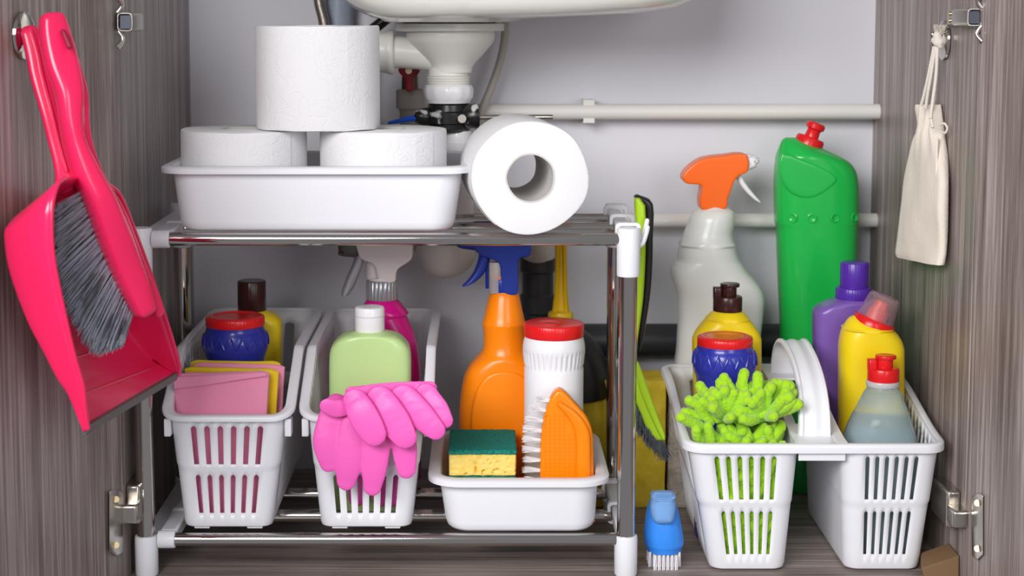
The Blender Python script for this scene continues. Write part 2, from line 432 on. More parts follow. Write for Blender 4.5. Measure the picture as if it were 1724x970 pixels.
# ------------------------------------------------------------------ sink and drain
sk_rows = [(37, 655, 862), (36, 648, 868), (31, 640, 885), (28, 626, 960), (22, 612, 1085), (12, 596, 1140), (0, 583, 1163), (-20, 572, 1176), (-80, 560, 1190), (-240, 548, 1205)]
YS = 0.185
rings = []
for r_, (py, xl, xr) in enumerate(sk_rows):
    a, b = P(xl, py, YS), P(xr, py, YS)
    ry = (0.062, 0.067, 0.080, 0.095, 0.105, 0.112, 0.117, 0.120, 0.122, 0.124)[r_]
    rings.append(sring(((a.x+b.x)/2, YS, a.z), (b.x-a.x)/2, ry, 3.2, 64))
top = rings[-1]; cen = sum(top, Vector())/len(top)
for s, dz in ((0.96, 0.004), (0.93, 0), (0.88, -0.10), (0.6, -0.135), (0.15, -0.14)):
    rings.append([cen+(p-cen)*s+Vector((0, 0, dz)) for p in top])
sk = mk('sink', *loft(rings), CERAMIC); tag(sk, 'off-white ceramic basin underside at the top of the picture', 'sink')
YD = 0.222
dr = thing('drain_fitting', 'off-white plastic drain under the sink with funnel, side outlet and black coupling', 'drain', P(757, 470, YD))
def piece(name, px, rows, m=CREAM, parent=dr, n=48, fl=None, Y=YD):
    z0 = zat(rows[-1][0], Y); c = P(px, rows[-1][0], Y); pr = []
    for q in rows[::-1]:
        z = zat(q[0], Y)-z0; r = q[1]/2*mpp(q[0], Y); pr.append((r, z, q[2]*mpp(q[0], Y) if len(q) > 2 else 0))
    return mk(name, *lathe(pr, (c.x, Y, z0), max(n, (fl or 0)*6), flute=fl), m, parent)
piece('gasket', 757, [(37, 150), (39.5, 166), (41, 166)], BLACKP)
piece('flange', 757, [(39, 180), (40, 184), (51, 184), (52, 180), (53, 140)])
piece('funnel', 759, [(52, 146), (56, 149), (66, 148), (72, 142), (90, 112), (105, 84), (112, 74), (118, 72), (122, 70)])
piece('neck', 755, [(114, 68), (126, 68), (127, 74), (129, 70), (131, 74), (133, 70), (135, 74), (137, 70), (139, 74), (141, 70), (146, 66)])
piece('nut', 755, [(142, 74), (144, 80), (150, 82, 1.5), (164, 80, 1.5), (168, 76), (173, 72)], WHITE2, fl=12)
blk = mat('grimy_black_plastic', (0.012, 0.012, 0.012), 0.28, var=(55, (0.012, 0.012, 0.012)), bump=('noise', 90, 0.4, 0.001))
nt = blk.node_tree
for e_ in [n_ for n_ in nt.nodes if n_.type == 'VALTORGB']:
    e_.color_ramp.elements[0].position = 0.60; e_.color_ramp.elements[1].position = 0.66; e_.color_ramp.elements[1].color = (0.6, 0.6, 0.58, 1)
cpl = piece('coupling', 757, [(172, 56), (176, 72), (186, 74), (188, 88), (206, 88), (208, 72), (216, 72), (222, 58)], blk, n=32)
c = P(722, 196, YD-0.01)
mk('coupling_arm', *tube([P(735, 196, YD), P(712, 197, YD-0.01), P(700, 195, YD-0.01)], [0.010, 0.009, 0.006], 16, 2), blk, cpl)
mk('coupling_ear', *tube([P(775, 196, YD), P(790, 196, YD-0.012), P(803, 195, YD-0.012)], [0.011, 0.012, 0.0125], 20, 2), blk, cpl)
mk('screw', *tube([P(778, 200, YD-0.024), P(778, 200, YD-0.030)], 0.0042, 20, 1), NICKEL, cpl)
mk('blue_lever', *capsule_path([P(706, 198, YD-0.014), P(690, 200, YD-0.012), P(655, 207, YD-0.01)], [0.0035, 0.003, 0.0015], 12), mat('bright_blue_plastic', (0.01, 0.09, 0.55), 0.3), dr)
mk('lift_rod', *tube([P(800, 198, YD-0.01), P(860, 197, YD-0.01), P(930, 197, YD)], 0.0024, 12, 1), NICKEL, dr)
piece('outlet_pipe', 772, [(220, 44), (224, 46), (240, 46), (241, 58), (262, 60), (270, 52), (330, 50), (400, 50)], WHITE2)
# side outlet
mk('side_outlet', *tube([P(745, 92, YD), P(700, 89, YD), P(655, 87, YD)], [0.0175, 0.0165, 0.0160], 32, 1), CREAM, dr)
rg = []
for x_, r_ in ((664, 30), (663, 36), (661, 37.5), (655, 37.5), (652, 36), (648, 35), (640, 34), (600, 34)):
    c = P(x_, 88, YD); r = r_*mpp(88, YD); rg.append([Vector((c.x, c.y+r*math.cos(t), P(810, 88, YD).z+r*math.sin(t))) for t in [2*math.pi*j/40 for j in range(40)]])
mk('ring_nut', *loft(rg), CREAM, dr)
# trap below the shelf
tr_ = piece('trap_bowl', 752, [(330, 60), (380, 80), (400, 96), (420, 102), (436, 96), (450, 80), (460, 56), (467, 20)], CREAM, Y=0.235)
mk('trap_elbow', *tube([P(775, 400, 0.24), P(830, 372, 0.255), P(888, 385, 0.29), P(905, 420, 0.328), P(905, 440, 0.333)], [0.017, 0.017, 0.018, 0.018, 0.016], 24, 4), CREAM, dr)
# hoses
def hose(name, pts, r, m, label, rib=0, n=20):
    q = cr([tuple(p) for p in pts], 6 if not rib else 10)
    P3 = q; L = len(P3); rad = [r]*L
    if rib:
        fine = []
        for i in range(L-1):
            for s in range(3): fine.append(tuple(Vector(P3[i]).lerp(Vector(P3[i+1]), s/3)))
        P3 = fine; rad = [r*(1-rib*(i % 2)) for i in range(len(P3))]
    o = mk(name, *tube(P3, rad, n, 1), m, sharp=3); return tag(o, label, 'hose')
hose('drain_hose', [P(572, -60, 0.33), P(571, 0, 0.33), P(570, 50, 0.33), P(575, 110, 0.33), P(600, 190, 0.325), P(620, 240, 0.325)], 0.0165, mat('grey_blue_hose', (0.33, 0.38, 0.47), 0.4), 'grey-blue corrugated drain hose rising behind the top toilet roll', 0.07)
hose('braided_hose', [P(534, -60, 0.30), P(537, 0, 0.30), P(546, 45, 0.30), P(546, 120, 0.30), P(540, 190, 0.30)], 0.0062, mat('braided_steel', (0.42, 0.38, 0.34), 0.3, 0.9), 'thin braided steel hose beside the grey-blue hose', 0.12)
hose('supply_hose', [P(850, 20, 0.31), P(850, 60, 0.31), P(843, 100, 0.31), P(828, 145, 0.31), P(812, 186, 0.305), P(806, 230, 0.305)], 0.0042, mat('pale_hose', (0.45, 0.42, 0.38), 0.45), 'thin beige hose curving down right of the drain funnel')
hose('black_hose', [P(665, 20, 0.30), P(640, 40, 0.30), P(618, 62, 0.305), P(608, 110, 0.31), P(606, 200, 0.315)], 0.0060, BLACKP, 'short black hose slanting under the sink left of the drain')
v = thing('shutoff_valve', 'red-handled shut-off valve on a grey pipe behind the drain', 'valve', P(688, 300, 0.30))
piece('valve_pipe', 692, [(150, 40), (152, 48), (182, 48), (184, 40), (188, 36), (420, 36)], mat('dull_grey_pipe', (0.42, 0.38, 0.36), 0.5), v, Y=0.30)
piece('valve_body', 690, [(112, 18), (120, 26), (150, 28)], mat('dull_brass', (0.18, 0.12, 0.09), 0.45, 0.6), v, Y=0.30)
mk('valve_handle', *pillow([(674, 112), (704, 112), (706, 122), (697, 132), (694, 152), (684, 152), (681, 132), (672, 122)], 0.275, 0.008), mat('valve_red', (0.36, 0.01, 0.015), 0.35), v)
mk('valve_screw', *tube([P(688, 119, 0.271), P(688, 119, 0.266)], 0.0035, 14, 1), BRASS, v)

# ================================================================== rack
PXL, PXR = -0.3018, 0.1305
Yb = 0.19
R_P, R_R = 0.0082, 0.0058
zt, zb = zat(402.5, 0), zat(908, 0)
rack = thing('storage_rack', 'two-tier chrome tube rack with white plastic corner caps and rails', 'rack', ((PXL+PXR)/2, Yb/2, 0))
for X, Y in ((PXL, 0), (PXR, 0), (PXL+0.002, Yb), (PXR+0.004, Yb)):
    p = mk('post', *lathe([(R_P, 0.03), (R_P, zt+0.004)], (X, Y, 0), 36), CHROME, rack)
    z0, z1 = zt-0.0335, zt+0.010
    mk('top_cap', *lathe([(R_P+0.0004, z0), (0.0100, z0+0.0006), (0.0103, z0+0.003), (0.0106, z1-0.002), (0.0100, z1), (0.004, z1+0.0006)], (X, Y, 0), 36), WHITE, p)
    mk('foot_cap', *lathe([(0.0096, 0.0005), (0.0103, 0.002), (0.0105, 0.034), (0.0100, 0.0368), (R_P+0.0003, 0.037)], (X, Y, 0), 36), WHITE, p)
RY = (0.0, 0.0715, 0.144)
for zz in (zt, zb):
    for Y in RY:
        mk('rod', *tube([(PXL+0.013, Y, zz), (PXR-0.008, Y, zz)], R_R, 24, 1), CHROME, rack)
    # left rail
    X0, X1 = PXL-0.008, PXL+0.019
    rl = mk('side_rail', *boxm(PXL+0.011, PXL+0.026, 0.008, Yb, zz-0.006, zz+0.0062), WHITE, rack, mods=[bev(0.002)])
    mk('rail_flange', *boxm(PXL-0.004, PXL+0.012, 0.012, Yb-0.010, zz-0.003, zz+0.0035), WHITE, rl, mods=[bev(0.001)])
    for Y in RY:
        mk('socket', *tube([(PXL+0.0108, Y, zz), (PXL+0.012, Y, zz), (PXL+0.0255, Y, zz), (PXL+0.0262, Y, zz)], [0.0072, 0.0080, 0.0080, 0.0074], 24, 1), WHITE, rl)
    rr = mk('side_rail', *boxm(PXR-0.007, PXR+0.007, 0.010, Yb-0.0095, zz-0.0062, zz+0.0062), WHITE, rack, mods=[bev(0.002)])
    for Y in RY:
        yy = Y+0.006 if Y == 0 else Y
        c = Vector((PXR-0.0002, yy, zz)); rg = []
        for s_, dy in ((1, -0.004), (1, 0.004)): rg.append(rrect(0, 0, 0, 0.0115, 0.0105, 0.005))
        ou = [[Vector((c.x+p.x, c.y+dy, c.z+0.0035+p.y)) for p in rrect(0, 0, 0, 0.0112, 0.0105, 0.004, 5)] for dy in (-0.0035, 0.0035)]
        inn = [[Vector((c.x+p.x, c.y+dy, c.z+0.0035+p.y)) for p in rrect(0, 0, 0, 0.0086, 0.0078, 0.003, 5)] for dy in (-0.0035, 0.0035)]
        if zz == zt or Y > 0:
            mk('clip', *loft([ou[0], ou[1], inn[1], inn[0]], wrap=True), WHITE, rr)
for (hx, hy, hz, dx) in ((1072, 0.035, 400, 14), (1073, 0.004, 412, 14)):
    p0 = P(1066, hz+3, hy)
    mk('hook', *capsule_path([p0, p0+Vector((0.004, 0, 0)), p0+Vector((0.0085, 0, 0.003)), p0+Vector((0.0115, 0, 0.012)), p0+Vector((0.0125, 0, 0.017))], 0.0022, 12), WHITE, rack)

# ================================================================== trays
def tray(name, label, px0, px1, yr, yb, bx0, bx1, Y0, Y1, r=0.022, z0=None, m=WHITE):
    """px0..px1 rim at row yr (front), body bx0..bx1 at the bottom row yb"""
    a, b = P(px0, yr, Y0), P(px1, yr, Y0); zt_ = a.z
    c0, c1 = P(bx0, yb, Y0+0.012), P(bx1, yb, Y0+0.012)
    zb_ = z0 if z0 is not None else c0.z
    cx, hx = (a.x+b.x)/2, (b.x-a.x)/2; cy, hy = (Y0+Y1)/2, (Y1-Y0)/2
    bxc, bh = (c0.x+c1.x)/2, (c1.x-c0.x)/2
    t = thing(name, label, 'tray', (cx, cy, zb_))
    g = 0.010; th = 0.002
    def ring(s, off, z, rr=r):
        # s=0 bottom, 1 top
        return rrect(cx*s+bxc*(1-s), cy, z, (hx-g)*s+bh*(1-s)-off, (hy-g)*s+(hy-0.012)*(1-s)-off, max(rr-off, 0.002), 8)
    H = zt_-zb_
    rings = [ring(0, 0.012, zb_, r), ring(0, 0.005, zb_+0.0006), ring(0, 0.0015, zb_+0.0035), ring(0.06, 0, zb_+0.009), ring(1, 0, zt_-0.002),
             ring(1, th, zt_-0.001), ring(0.06, th, zb_+0.010), ring(0, 0.005, zb_+0.0045), ring(0, 0.012, zb_+0.003)]
    mk('body', *loft(rings), m, t)
    def rr_(off, z): return rrect(cx, cy, z, hx-off, hy-off, r+0.008-off, 8)
    mk('rim', *loft([rr_(g+th, zt_-0.001), rr_(g+th-0.0008, zt_+0.0008), rr_(g, zt_+0.0014), rr_(0.0014, zt_+0.0004), rr_(0, zt_-0.0010), rr_(0.0002, zt_-0.0050), rr_(0.0018, zt_-0.0050), rr_(0.0022, zt_-0.002), rr_(g-0.001, zt_-0.0022)], wrap=True), m, t)
    return t, zb_+0.003
ztt = zt+R_R+0.0003
tray1, fl1 = tray('plastic_tray', 'large white plastic tray of toilet rolls on the upper shelf', 261, 798, 284, 393, 298, 765, -0.012, 0.178, z0=ztt)
zbt = zb+R_R+0.0003
tray2, fl2 = tray('plastic_tray', 'white plastic tray of sponges and bottles on the lower shelf', 719, 1030, 812, 898, 750, 1004, -0.014, 0.175, z0=zbt)

# ================================================================== toilet rolls
def roll(name, label, c, R, r, L, T=None, wob=0.002, seed=0, oval=0.0, group=None):
    t = thing(name, label, 'toilet roll', c, group)
    n = 96; rings = []
    rnd = random.Random(seed)
    def rad(j, R_): a = 2*math.pi*j/n; return R_*(1+oval*math.cos(2*a+0.6)+0.5*oval*math.cos(4*a))+wob*noise.noise(Vector((math.cos(a)*1.3+seed, math.sin(a)*1.3, 0)))
    prof = [(r, 0.0), (R-0.002, 0.0), (R-0.0005, 0.0006), (R, 0.003), (R, L-0.003), (R-0.0005, L-0.0006), (R-0.002, L), (r, L)]
    for k, (q, z) in enumerate(prof):
        ring = []
        for j in range(n):
            a = 2*math.pi*j/n; rr = rad(j, q) if q > r*1.2 else q
            zz = z+(0.0007*noise.noise(Vector((math.cos(a)*2+seed, math.sin(a)*2, z*20))) if 0 < k < 7 else 0)
            p = Vector((rr*math.cos(a), rr*math.sin(a), zz))
            ring.append(Vector(c)+(T @ p if T else p))
        rings.append(ring)
    V, Fc = loft(rings, cap0=False, cap1=False)
    o = mk('paper', V, Fc, PAPER, t)
    o.data.materials.append(PAPERF)
    for pl in o.data.polygons:
        k = min(pl.vertices)//n
        if k in (0, 6): pl.material_index = 1
    cg = []
    for q, z in ((r+0.0006, -0.0004), (r+0.0006, L+0.0004), (r-0.0008, L+0.0004), (r-0.0008, -0.0004)):
        cg.append([Vector(c)+((T or Matrix.Identity(3)) @ Vector((q*(1+0.02*math.sin(5*a+seed))*math.cos(a), q*math.sin(a), z))) for a in [2*math.pi*j/48 for j in range(48)]])
    mk('core', *loft(cg, wrap=True), CARD, t)
    # loose end of the paper
    fl = []
    a0 = -1.0 if not T else 2.2
    for s in range(8):
        a = a0+s*0.05; q = R+0.0001+0.0003*(s/7)**2
        fl.append([Vector(c)+((T or Matrix.Identity(3)) @ Vector((q2*math.cos(a), q2*math.sin(a), zz))) for q2, zz in ((q, 0.003), (q, L-0.003), (q+0.0003, L-0.003), (q+0.0003, 0.003))])
    mk('loose_end', *loft(fl), PAPER, t)
    return t
YR = 0.0665
m_ = mpp(250, YR)
Rr = 106.5*m_
ztop = zat(216, YR)
Lr = ztop-fl1
for px, s, lb in ((411, 1, 'left one of the two toilet rolls standing in the upper tray'), (645, 2, 'right one of the two toilet rolls standing in the upper tray')):
    roll('toilet_roll', lb, (xat(px, 250, YR), YR, fl1+0.0003), Rr, 0.020, Lr-0.0006, seed=s*3.1)
roll('toilet_roll', 'toilet roll balanced on top of two others in the tray', (xat(535.5, 130, YR), YR, fl1+Lr+0.0004), 104.5*m_, 0.020, zat(44, YR)-fl1-Lr, seed=9.2)
# roll lying on the rods
T = Matrix.Rotation(-math.pi/2, 3, 'X')
T = Matrix.Rotation(math.radians(5.5), 3, 'Z') @ T
Rl = 98*mpp(300, -0.02)
c = Vector((xat(893, 300, -0.02), -0.02, ztt+Rl*1.0-0.0005))
roll('toilet_roll', 'toilet roll lying on its side on the chrome rods, hole to the front', c, Rl, 41*mpp(297, -0.02), 0.118, T=T, seed=4.4, oval=0.012)

# ================================================================== slotted bins
def slotted(parent, name, cx0, cx1, yf, yb, z0, hxt, hxb, r, hfun, nf, ns, side_slots=(True, True), back=3, bh=(0.0, 0.0), m=WHITE, th=0.0017):
    """cx0 centre at the bottom, cx1 at the top; returns the top outline with normals"""
    cols = []      # (fn(hx, cx, y0, y1, r) -> (x, y, nx, ny), slot state)
    segs = []
    def line(side, n, slots):
        out = []
        if not slots:
            for i in range(7): out.append((side, i/6, 0, 0))
            return out
        mg = 0.03 if side in (0, 2) else 0.05
        fr = 0.43 if side in (0, 2) else 0.58
        out.append((side, 0, 0, 0))
        pitch = (1-2*mg)/n
        for i in range(n):
            u0 = mg+pitch*(i+0.5-fr/2); u1 = mg+pitch*(i+0.5+fr/2)
            for q, fz in ((0, 1), (0.15, 0.45), (0.5, 0), (0.85, 0.45)):
                out.append((side, u0+(u1-u0)*q, 1, fz))
            out.append((side, u1, 2, 1))
        out.append((side, 1, 0, 0))
        return out
    seq = []
    seq += line(0, nf, nf > 0)
    for i in range(1, 6): seq.append((10, i/6, 0, 0))
    seq += line(1, ns, side_slots[1])
    for i in range(1, 6): seq.append((11, i/6, 0, 0))
    seq += line(2, back, back > 0)
    for i in range(1, 6): seq.append((12, i/6, 0, 0))
    seq += line(3, ns, side_slots[0])
    for i in range(1, 6): seq.append((13, i/6, 0, 0))
    def pos(side, u, cx, hx, y0, y1, r):
        if side == 0: return (cx-hx+r+u*(2*hx-2*r), y0, 0, -1)
        if side == 1: return (cx+hx, y0+r+u*(y1-y0-2*r), 1, 0)
        if side == 2: return (cx+hx-r-u*(2*hx-2*r), y1, 0, 1)
        if side == 3: return (cx-hx, y1-r-u*(y1-y0-2*r), -1, 0)
        ox, oy, a0 = {10: (cx+hx-r, y0+r, -90), 11: (cx+hx-r, y1-r, 0), 12: (cx-hx+r, y1-r, 90), 13: (cx-hx+r, y0+r, 180)}[side]
        a = math.radians(a0+90*u); return (ox+r*math.cos(a), oy+r*math.sin(a), math.cos(a), math.sin(a))
    lv = [0, 0.09, 0.455, 0.495, 0.515, 0.55, 0.91, 1.0]
    n = len(seq); V = []; Fc = []
    dyf, dyb = bh
    topo = []
    inner = []
    for side, u, st, fz in seq:
        b = pos(side, u, cx0, hxb, yf+0.012, yb-0.014, r*0.8); t_ = pos(side, u, cx1, hxt, yf, yb, r)
        H = hfun((t_[1]-yf)/(yb-yf))
        sw = (2*hxt/nf*0.3 if side in (0, 2) else 0.0045)
        b2 = pos(side, u, cx0, hxb-0.004, yf+0.016, yb-0.018, r*0.6)
        V.append((b2[0], b2[1], z0))
        V.append((b[0]-(b[0]-b2[0])*0.3, b[1]-(b[1]-b2[1])*0.3, z0+0.0015))
        for k, l in enumerate(lv):
            z = z0+0.005+l*(H-0.005)
            if st and fz and k in (2, 6): z -= sw*0.5*fz
            lp = l*0.94+(0.06 if l > 0.505 else 0)
            V.append((b[0]*(1-lp)+t_[0]*lp, b[1]*(1-lp)+t_[1]*lp, z))
        topo.append((t_[0], t_[1], z0+H, t_[2], t_[3]))
    K = len(lv)+2
    for i in range(n):
        j = (i+1) % n; inslot = seq[i][2] == 1
        for k in range(K-1):
            if inslot and k in (3, 7): continue
            Fc.append([i*K+k, j*K+k, j*K+k+1, i*K+k+1])
    Fc.append([i*K for i in range(n)])
    o = mk(name, V, Fc, m, parent, mods=[('SOLIDIFY', dict(thickness=th, offset=-1.0, use_even_offset=False))], sharp=0.5)
    return topo, o
def sweep(parent, name, pts, prof, m=WHITE, closed=True):
    """pts (x,y,z,nx,ny); prof [(out, up)]"""
    rings = [[Vector((x+nx*o, y+ny*o, z+u)) for o, u in prof] for x, y, z, nx, ny in pts]
    V, Fc = loft(rings, wrap=closed)
    return mk(name, V, Fc, m, parent, sharp=0.9)
RIM = [(-0.0020, -0.001), (-0.0018, 0.0012), (-0.0005, 0.0018), (0.0045, 0.0014), (0.0066, 0.0006), (0.0072, -0.0008), (0.0070, -0.0036), (0.0058, -0.0036), (0.0054, -0.0014), (0.0005, -0.0008)]
def smooth01(t): t = min(1, max(0, t)); return t*t*(3-2*t)
def basket(label, xt, xb, hxt, hxb):
    t = thing('slotted_basket', label, 'basket', (xt, 0.14, zbt), 'white slotted baskets on the lower shelf')
    hf = zat(700, -0.004)-zbt-0.002
    hb = zat(585, 0.09)-zbt
    hfun = lambda s: hf+(hb-hf)*min(1, max(0, (s-0.0)/0.30))*1.0
    topo, o = slotted(t, 'body', xb, xt, -0.004, 0.285, zbt+0.0016, hxt, hxb, 0.014, hfun, 6, 20)
    sweep(t, 'rim', topo, RIM)
    for sx in (-1, 1):
        x = xt+sx*(hxt+0.001)
        mk('tab', *boxm(x-0.003, x+0.003, -0.001, 0.012, zbt+hf-0.018, zbt+hf-0.002), WHITE, t, mods=[bev(0.0008)])
        mk('foot', *boxm(xb+sx*0.024-0.007, xb+sx*0.024+0.007, 0.012, 0.022, zbt, zbt+0.0030), WHITE, t, mods=[bev(0.0005)])
    return t
xb1, xb2 = xat(383, 700, 0), xat(616, 700, 0)
basket('white slotted basket holding the cloths and a blue jar', xb1, xat(381, 890, 0), 0.0530, 0.0405)
basket('white slotted basket with the rubber gloves draped over its front', xb2, xat(615, 890, 0), 0.0535, 0.0420)
fb = zbt+0.0036
# ================================================================== contents of the first basket
CLP = mat('pink_cloth', (0.92, 0.33, 0.50), 0.95, spec=0.1, bump=('noise', 260, 0.5, 0.0008), sheen=0.3)
CLY = mat('yellow_cloth', (0.88, 0.62, 0.03), 0.95, spec=0.1, bump=('noise', 260, 0.5, 0.0008), sheen=0.2)
def cloth(label, xl, xr, yt0, yt1, Y, th, m, layers=2, flap=None):
    zb_ = fb+0.0006
    t = thing('folded_cloth', label, 'cloth', (xat((xl+xr)/2, 680, Y), Y, zb_), 'folded cleaning cloths in the basket')
    a, b = P(xl, yt0, Y), P(xr, yt1, Y)
    n = 22; rings = []
    lw = th/layers
    for L in range(layers):
        rings = []
        off = -th/2+lw*(L+0.5)
        for i in range(n+1):
            u = i/n; x = a.x*(1-u)+b.x*u; zt_ = a.z*(1-u)+b.z*u - L*0.0006 + 0.0012*noise.noise(Vector((u*4, L*3.1, Y*50)))
            k = 1 if 0 < i < n else 0.45; zt_ -= 0.0022 if i in (0, n) else (0.0006 if i in (1, n-1) else 0)
            yy = Y+off+0.0010*noise.noise(Vector((u*3, L*7, Y*90)))
            hw = lw*0.48*k; ring = []
            cxz = ((a.x+b.x)/2)
            for s in range(9): 
                an = math.pi*s/8; ring.append(Vector((x, yy+hw*math.cos(an), zt_-hw+hw*math.sin(an))))
            xb_ = cxz+(x-cxz)*0.80
            for s in range(6):
                f = s/5; ring.append(Vector((x*(1-f)+xb_*f, yy-hw*(1+0.15*math.sin(f*9+L)), (zt_-hw)*(1-f)+zb_*f)))
            for s in range(6):
                f = 1-s/5; ring.append(Vector((x*(1-f)+xb_*f, yy+hw, (zt_-hw)*(1-f)+zb_*f)))
            rings.append(ring)
        mk('fold', *loft(rings), m, t)
    if flap:
        o = [P(x, y, Y-th/2-0.0012) for x, y in flap]; q = [p+Vector((0, -0.0022, 0)) for p in o]
        mk('corner_fold', *loft([o, q]), m, t, mods=[bev(0.0009)])
    return t
cloth('pink cloth folded at the very front of the basket', 293, 453, 628, 624, 0.026, 0.011, CLP, 2, [(293, 634), (448, 627), (450, 633), (400, 640), (345, 649), (293, 655)])
cloth('yellow cloth folded directly behind the front pink cloth', 312, 469, 616, 622, 0.042, 0.009, CLY, 2)
cloth('pink cloth folded between the two yellow cloths', 327, 479, 610, 614, 0.055, 0.009, CLP, 2)
cloth('yellow cloth folded rearmost, against the blue jar', 321, 472, 606, 608, 0.066, 0.006, CLY, 1)

def pot(name, label, px, rows, lid, Y, cat='jar', zbase=0.0, disc=False, zig=True):
    """blue cleanser pot; rows (py, width)"""
    c = P(px, rows[0][0], Y); t = thing(name, label, cat, (c.x, Y, zbase))
    q = [(w_/2*mpp(y, Y), zat(y, Y)-zbase) for y, w_ in rows]
    lastr = q[-1][0]
    q += [(lastr*0.99, 0.012), (lastr*0.98, 0.003), (lastr*0.92, 0)]
    q = hz_interp(q, 1, 4)[::-1]
    mk('body', *lathe(q, (c.x, Y, zbase), 56), BLUE, t)
    if zig:
        y0, y1 = zig
        z0, z1 = zat(y1, Y), zat(y0, Y)
        def rad(z):
            for (ra, za), (rb, zb_) in zip(q[:-1], q[1:]):
                if za <= z-zbase <= zb_: return ra+(rb-ra)*(z-zbase-za)/max(zb_-za, 1e-9)
            return q[-1][0]
        pts = []
        N = 17
        for i in range(N*2):
            a = 2*math.pi*i/(N*2)-math.pi/2-math.pi/N/1
            z = z1 if i % 2 else z0
            big = abs(((i-(0)) % (N*2))-2) <= 3
            pts.append((a, z))
        V = []; Fc = []
        for i, (a, z) in enumerate(pts):
            a2, z2 = pts[(i+1) % len(pts)]
            # one ridge stroke between successive zig-zag points
            st = []
            for s in range(5):
                f = s/4; aa = a+((a2-a) % (2*math.pi))*f; zz = z+(z2-z)*f; r = rad(zz)
                st.append((c.x+r*math.cos(aa), Y+r*math.sin(aa), zz))
            g = tube(st, [0.0009, 0.0011, 0.0012, 0.0011, 0.0009], 8, 1)
            V, Fc = join((V, Fc), g)
        mk('zigzag_relief', V, Fc, BLUE, t)
    y0, y1, wl = lid
    l = cyl(px, y0, y1, wl, Y, 60, rr=0.0012, am=0.00025)
    lo = mk('lid', *l, RED, t)
    z = zat(y0, Y); r = wl/2*mpp(y0, Y)
    mk('lid_ring', *lathe([(r*0.72, 0), (r*0.74, 0.0008), (r*0.90, 0.0008), (r*0.93, 0)], (c.x, Y, z-0.0001), 48), RED, lo, )
    if disc:
        mk('lid_disc', *lathe([(r*0.70, 0), (r*0.70, 0.0006), (r*0.3, 0.001), (r*0.28, 0.0004), (r*0.1, 0.0003)], (c.x, Y, z), 48), mat('orange_disc', (0.80, 0.20, 0.02), 0.3), lo)
    return t
pot('cleanser_jar', 'blue jar with flat red lid standing behind the folded cloths', 396, [(547, 96), (552, 97), (562, 105), (574, 110), (584, 109), (594, 103), (606, 96), (640, 96)], (532, 548, 98), 0.098, zbase=fb+0.0005, zig=(560, 580))
YEL = mat('yellow_plastic', (0.92, 0.68, 0.01), 0.32, sss=0.05)
BRN = mat('brown_plastic', (0.045, 0.012, 0.010), 0.25)
Y = 0.165
t = thing('detergent_bottle', 'yellow bottle with tall dark brown cap behind the blue jar', 'bottle', (xat(428, 560, Y), Y, fb+0.0005))
yb_ = row(fb+0.0005, Y)
mk('body', *body([(521, 408, 444), (524, 400, 452), (532, 388, 466), (542, 382, 474), (560, 381, 475), (yb_-6, 384, 472), (yb_, 390, 466)], Y, 0.036, 4), YEL, t)
mk('cap', *cyl(424, 472, 524, 47, Y, 30, am=0.0002), BRN, t)

# ================================================================== second basket
GRN = mat('pale_green_plastic', (0.56, 0.78, 0.33), 0.25, sss=0.1)
Y = 0.072
t = thing('lotion_bottle', 'pale green square-shouldered bottle with white cap behind the glove', 'bottle', (xat(622, 620, Y), Y, fb+0.0005))
yb_ = row(fb+0.0005, Y)
mk('body', *body([(556, 600, 647), (559, 590, 657), (563, 578, 669), (572, 566, 681), (584, 558, 689), (600, 555.5, 691.5), (620, 555, 692), (yb_-6, 556, 691), (yb_, 562, 685)], Y, 0.040, 4.5, n=60), GRN, t)
mk('cap', *cyl(622.5, 516, 558, 50, Y, None, rr=0.002), WHITE2, t)
mk('cap_seam', *lathe([(25.4*mpp(538, Y), -0.0003), (25.4*mpp(538, Y), 0.0003)], (xat(622.5, 538, Y), Y, zat(531, Y)), 40), mat('seam_grey', (0.55, 0.55, 0.58), 0.4), t)

def sprayhead(parent, outline, Y, th, m, name='spray_head'):
    g_, md = soft(sm_outline(outline, 2), Y, th)
    return mk(name, *g_, m, parent, mods=md, sharp=3)
MAG = mat('magenta_plastic', (0.62, 0.005, 0.22), 0.22, sss=0.05)
SILV = mat('silver_plastic', (0.42, 0.43, 0.47), 0.28, 0.55)
OFFW = mat('offwhite_head', (0.70, 0.64, 0.64), 0.35)
Y = 0.155
t = thing('spray_bottle', 'magenta spray bottle with ribbed grey collar and pale head', 'spray bottle', (xat(655, 620, Y), Y, fb+0.0005))
yb_ = row(fb+0.0005, Y)
mk('body', *body([(504, 617, 669), (506, 616, 671), (515, 611, 679), (524, 606, 686), (527, 605, 688), (531, 607, 685), (536, 605, 687), (560, 601, 697), (590, 596, 704), (640, 591, 708), (yb_-6, 590, 709), (yb_, 596, 703)], Y, 0.044, 3), MAG, t)
mk('collar', *cyl(643, 471, 505, 50, Y, 26, am=0.0010), SILV, t)
mk('collar_top', *cyl(643, 466, 472, 46, Y, None), OFFW, t)
h = sprayhead(t, [(606, 387), (690, 387), (696, 398), (695, 418), (694, 433), (683, 442), (671, 450), (667, 462), (666, 472), (640, 472), (634, 450), (626, 440), (606, 430)], Y, 0.026, OFFW)
mk('nozzle', *pillow([(572, 396), (608, 396), (606, 430), (573, 430), (570, 420)], Y, 0.022, 0.4), mat('dark_nozzle', (0.10, 0.09, 0.09), 0.4), h)
mk('trigger', *loft([sring(P(x, y, Y), w_*mpp(y, Y), 0.006, 2.5, 20) for x, y, w_ in cr([(607, 428, 9), (602, 445, 9), (594, 465, 10), (586, 485, 9), (581, 496, 6), (580, 499, 2)], 3)]), SILV, h)
mk('stem', *cyl(630, 440, 470, 28, Y, None), OFFW, h)

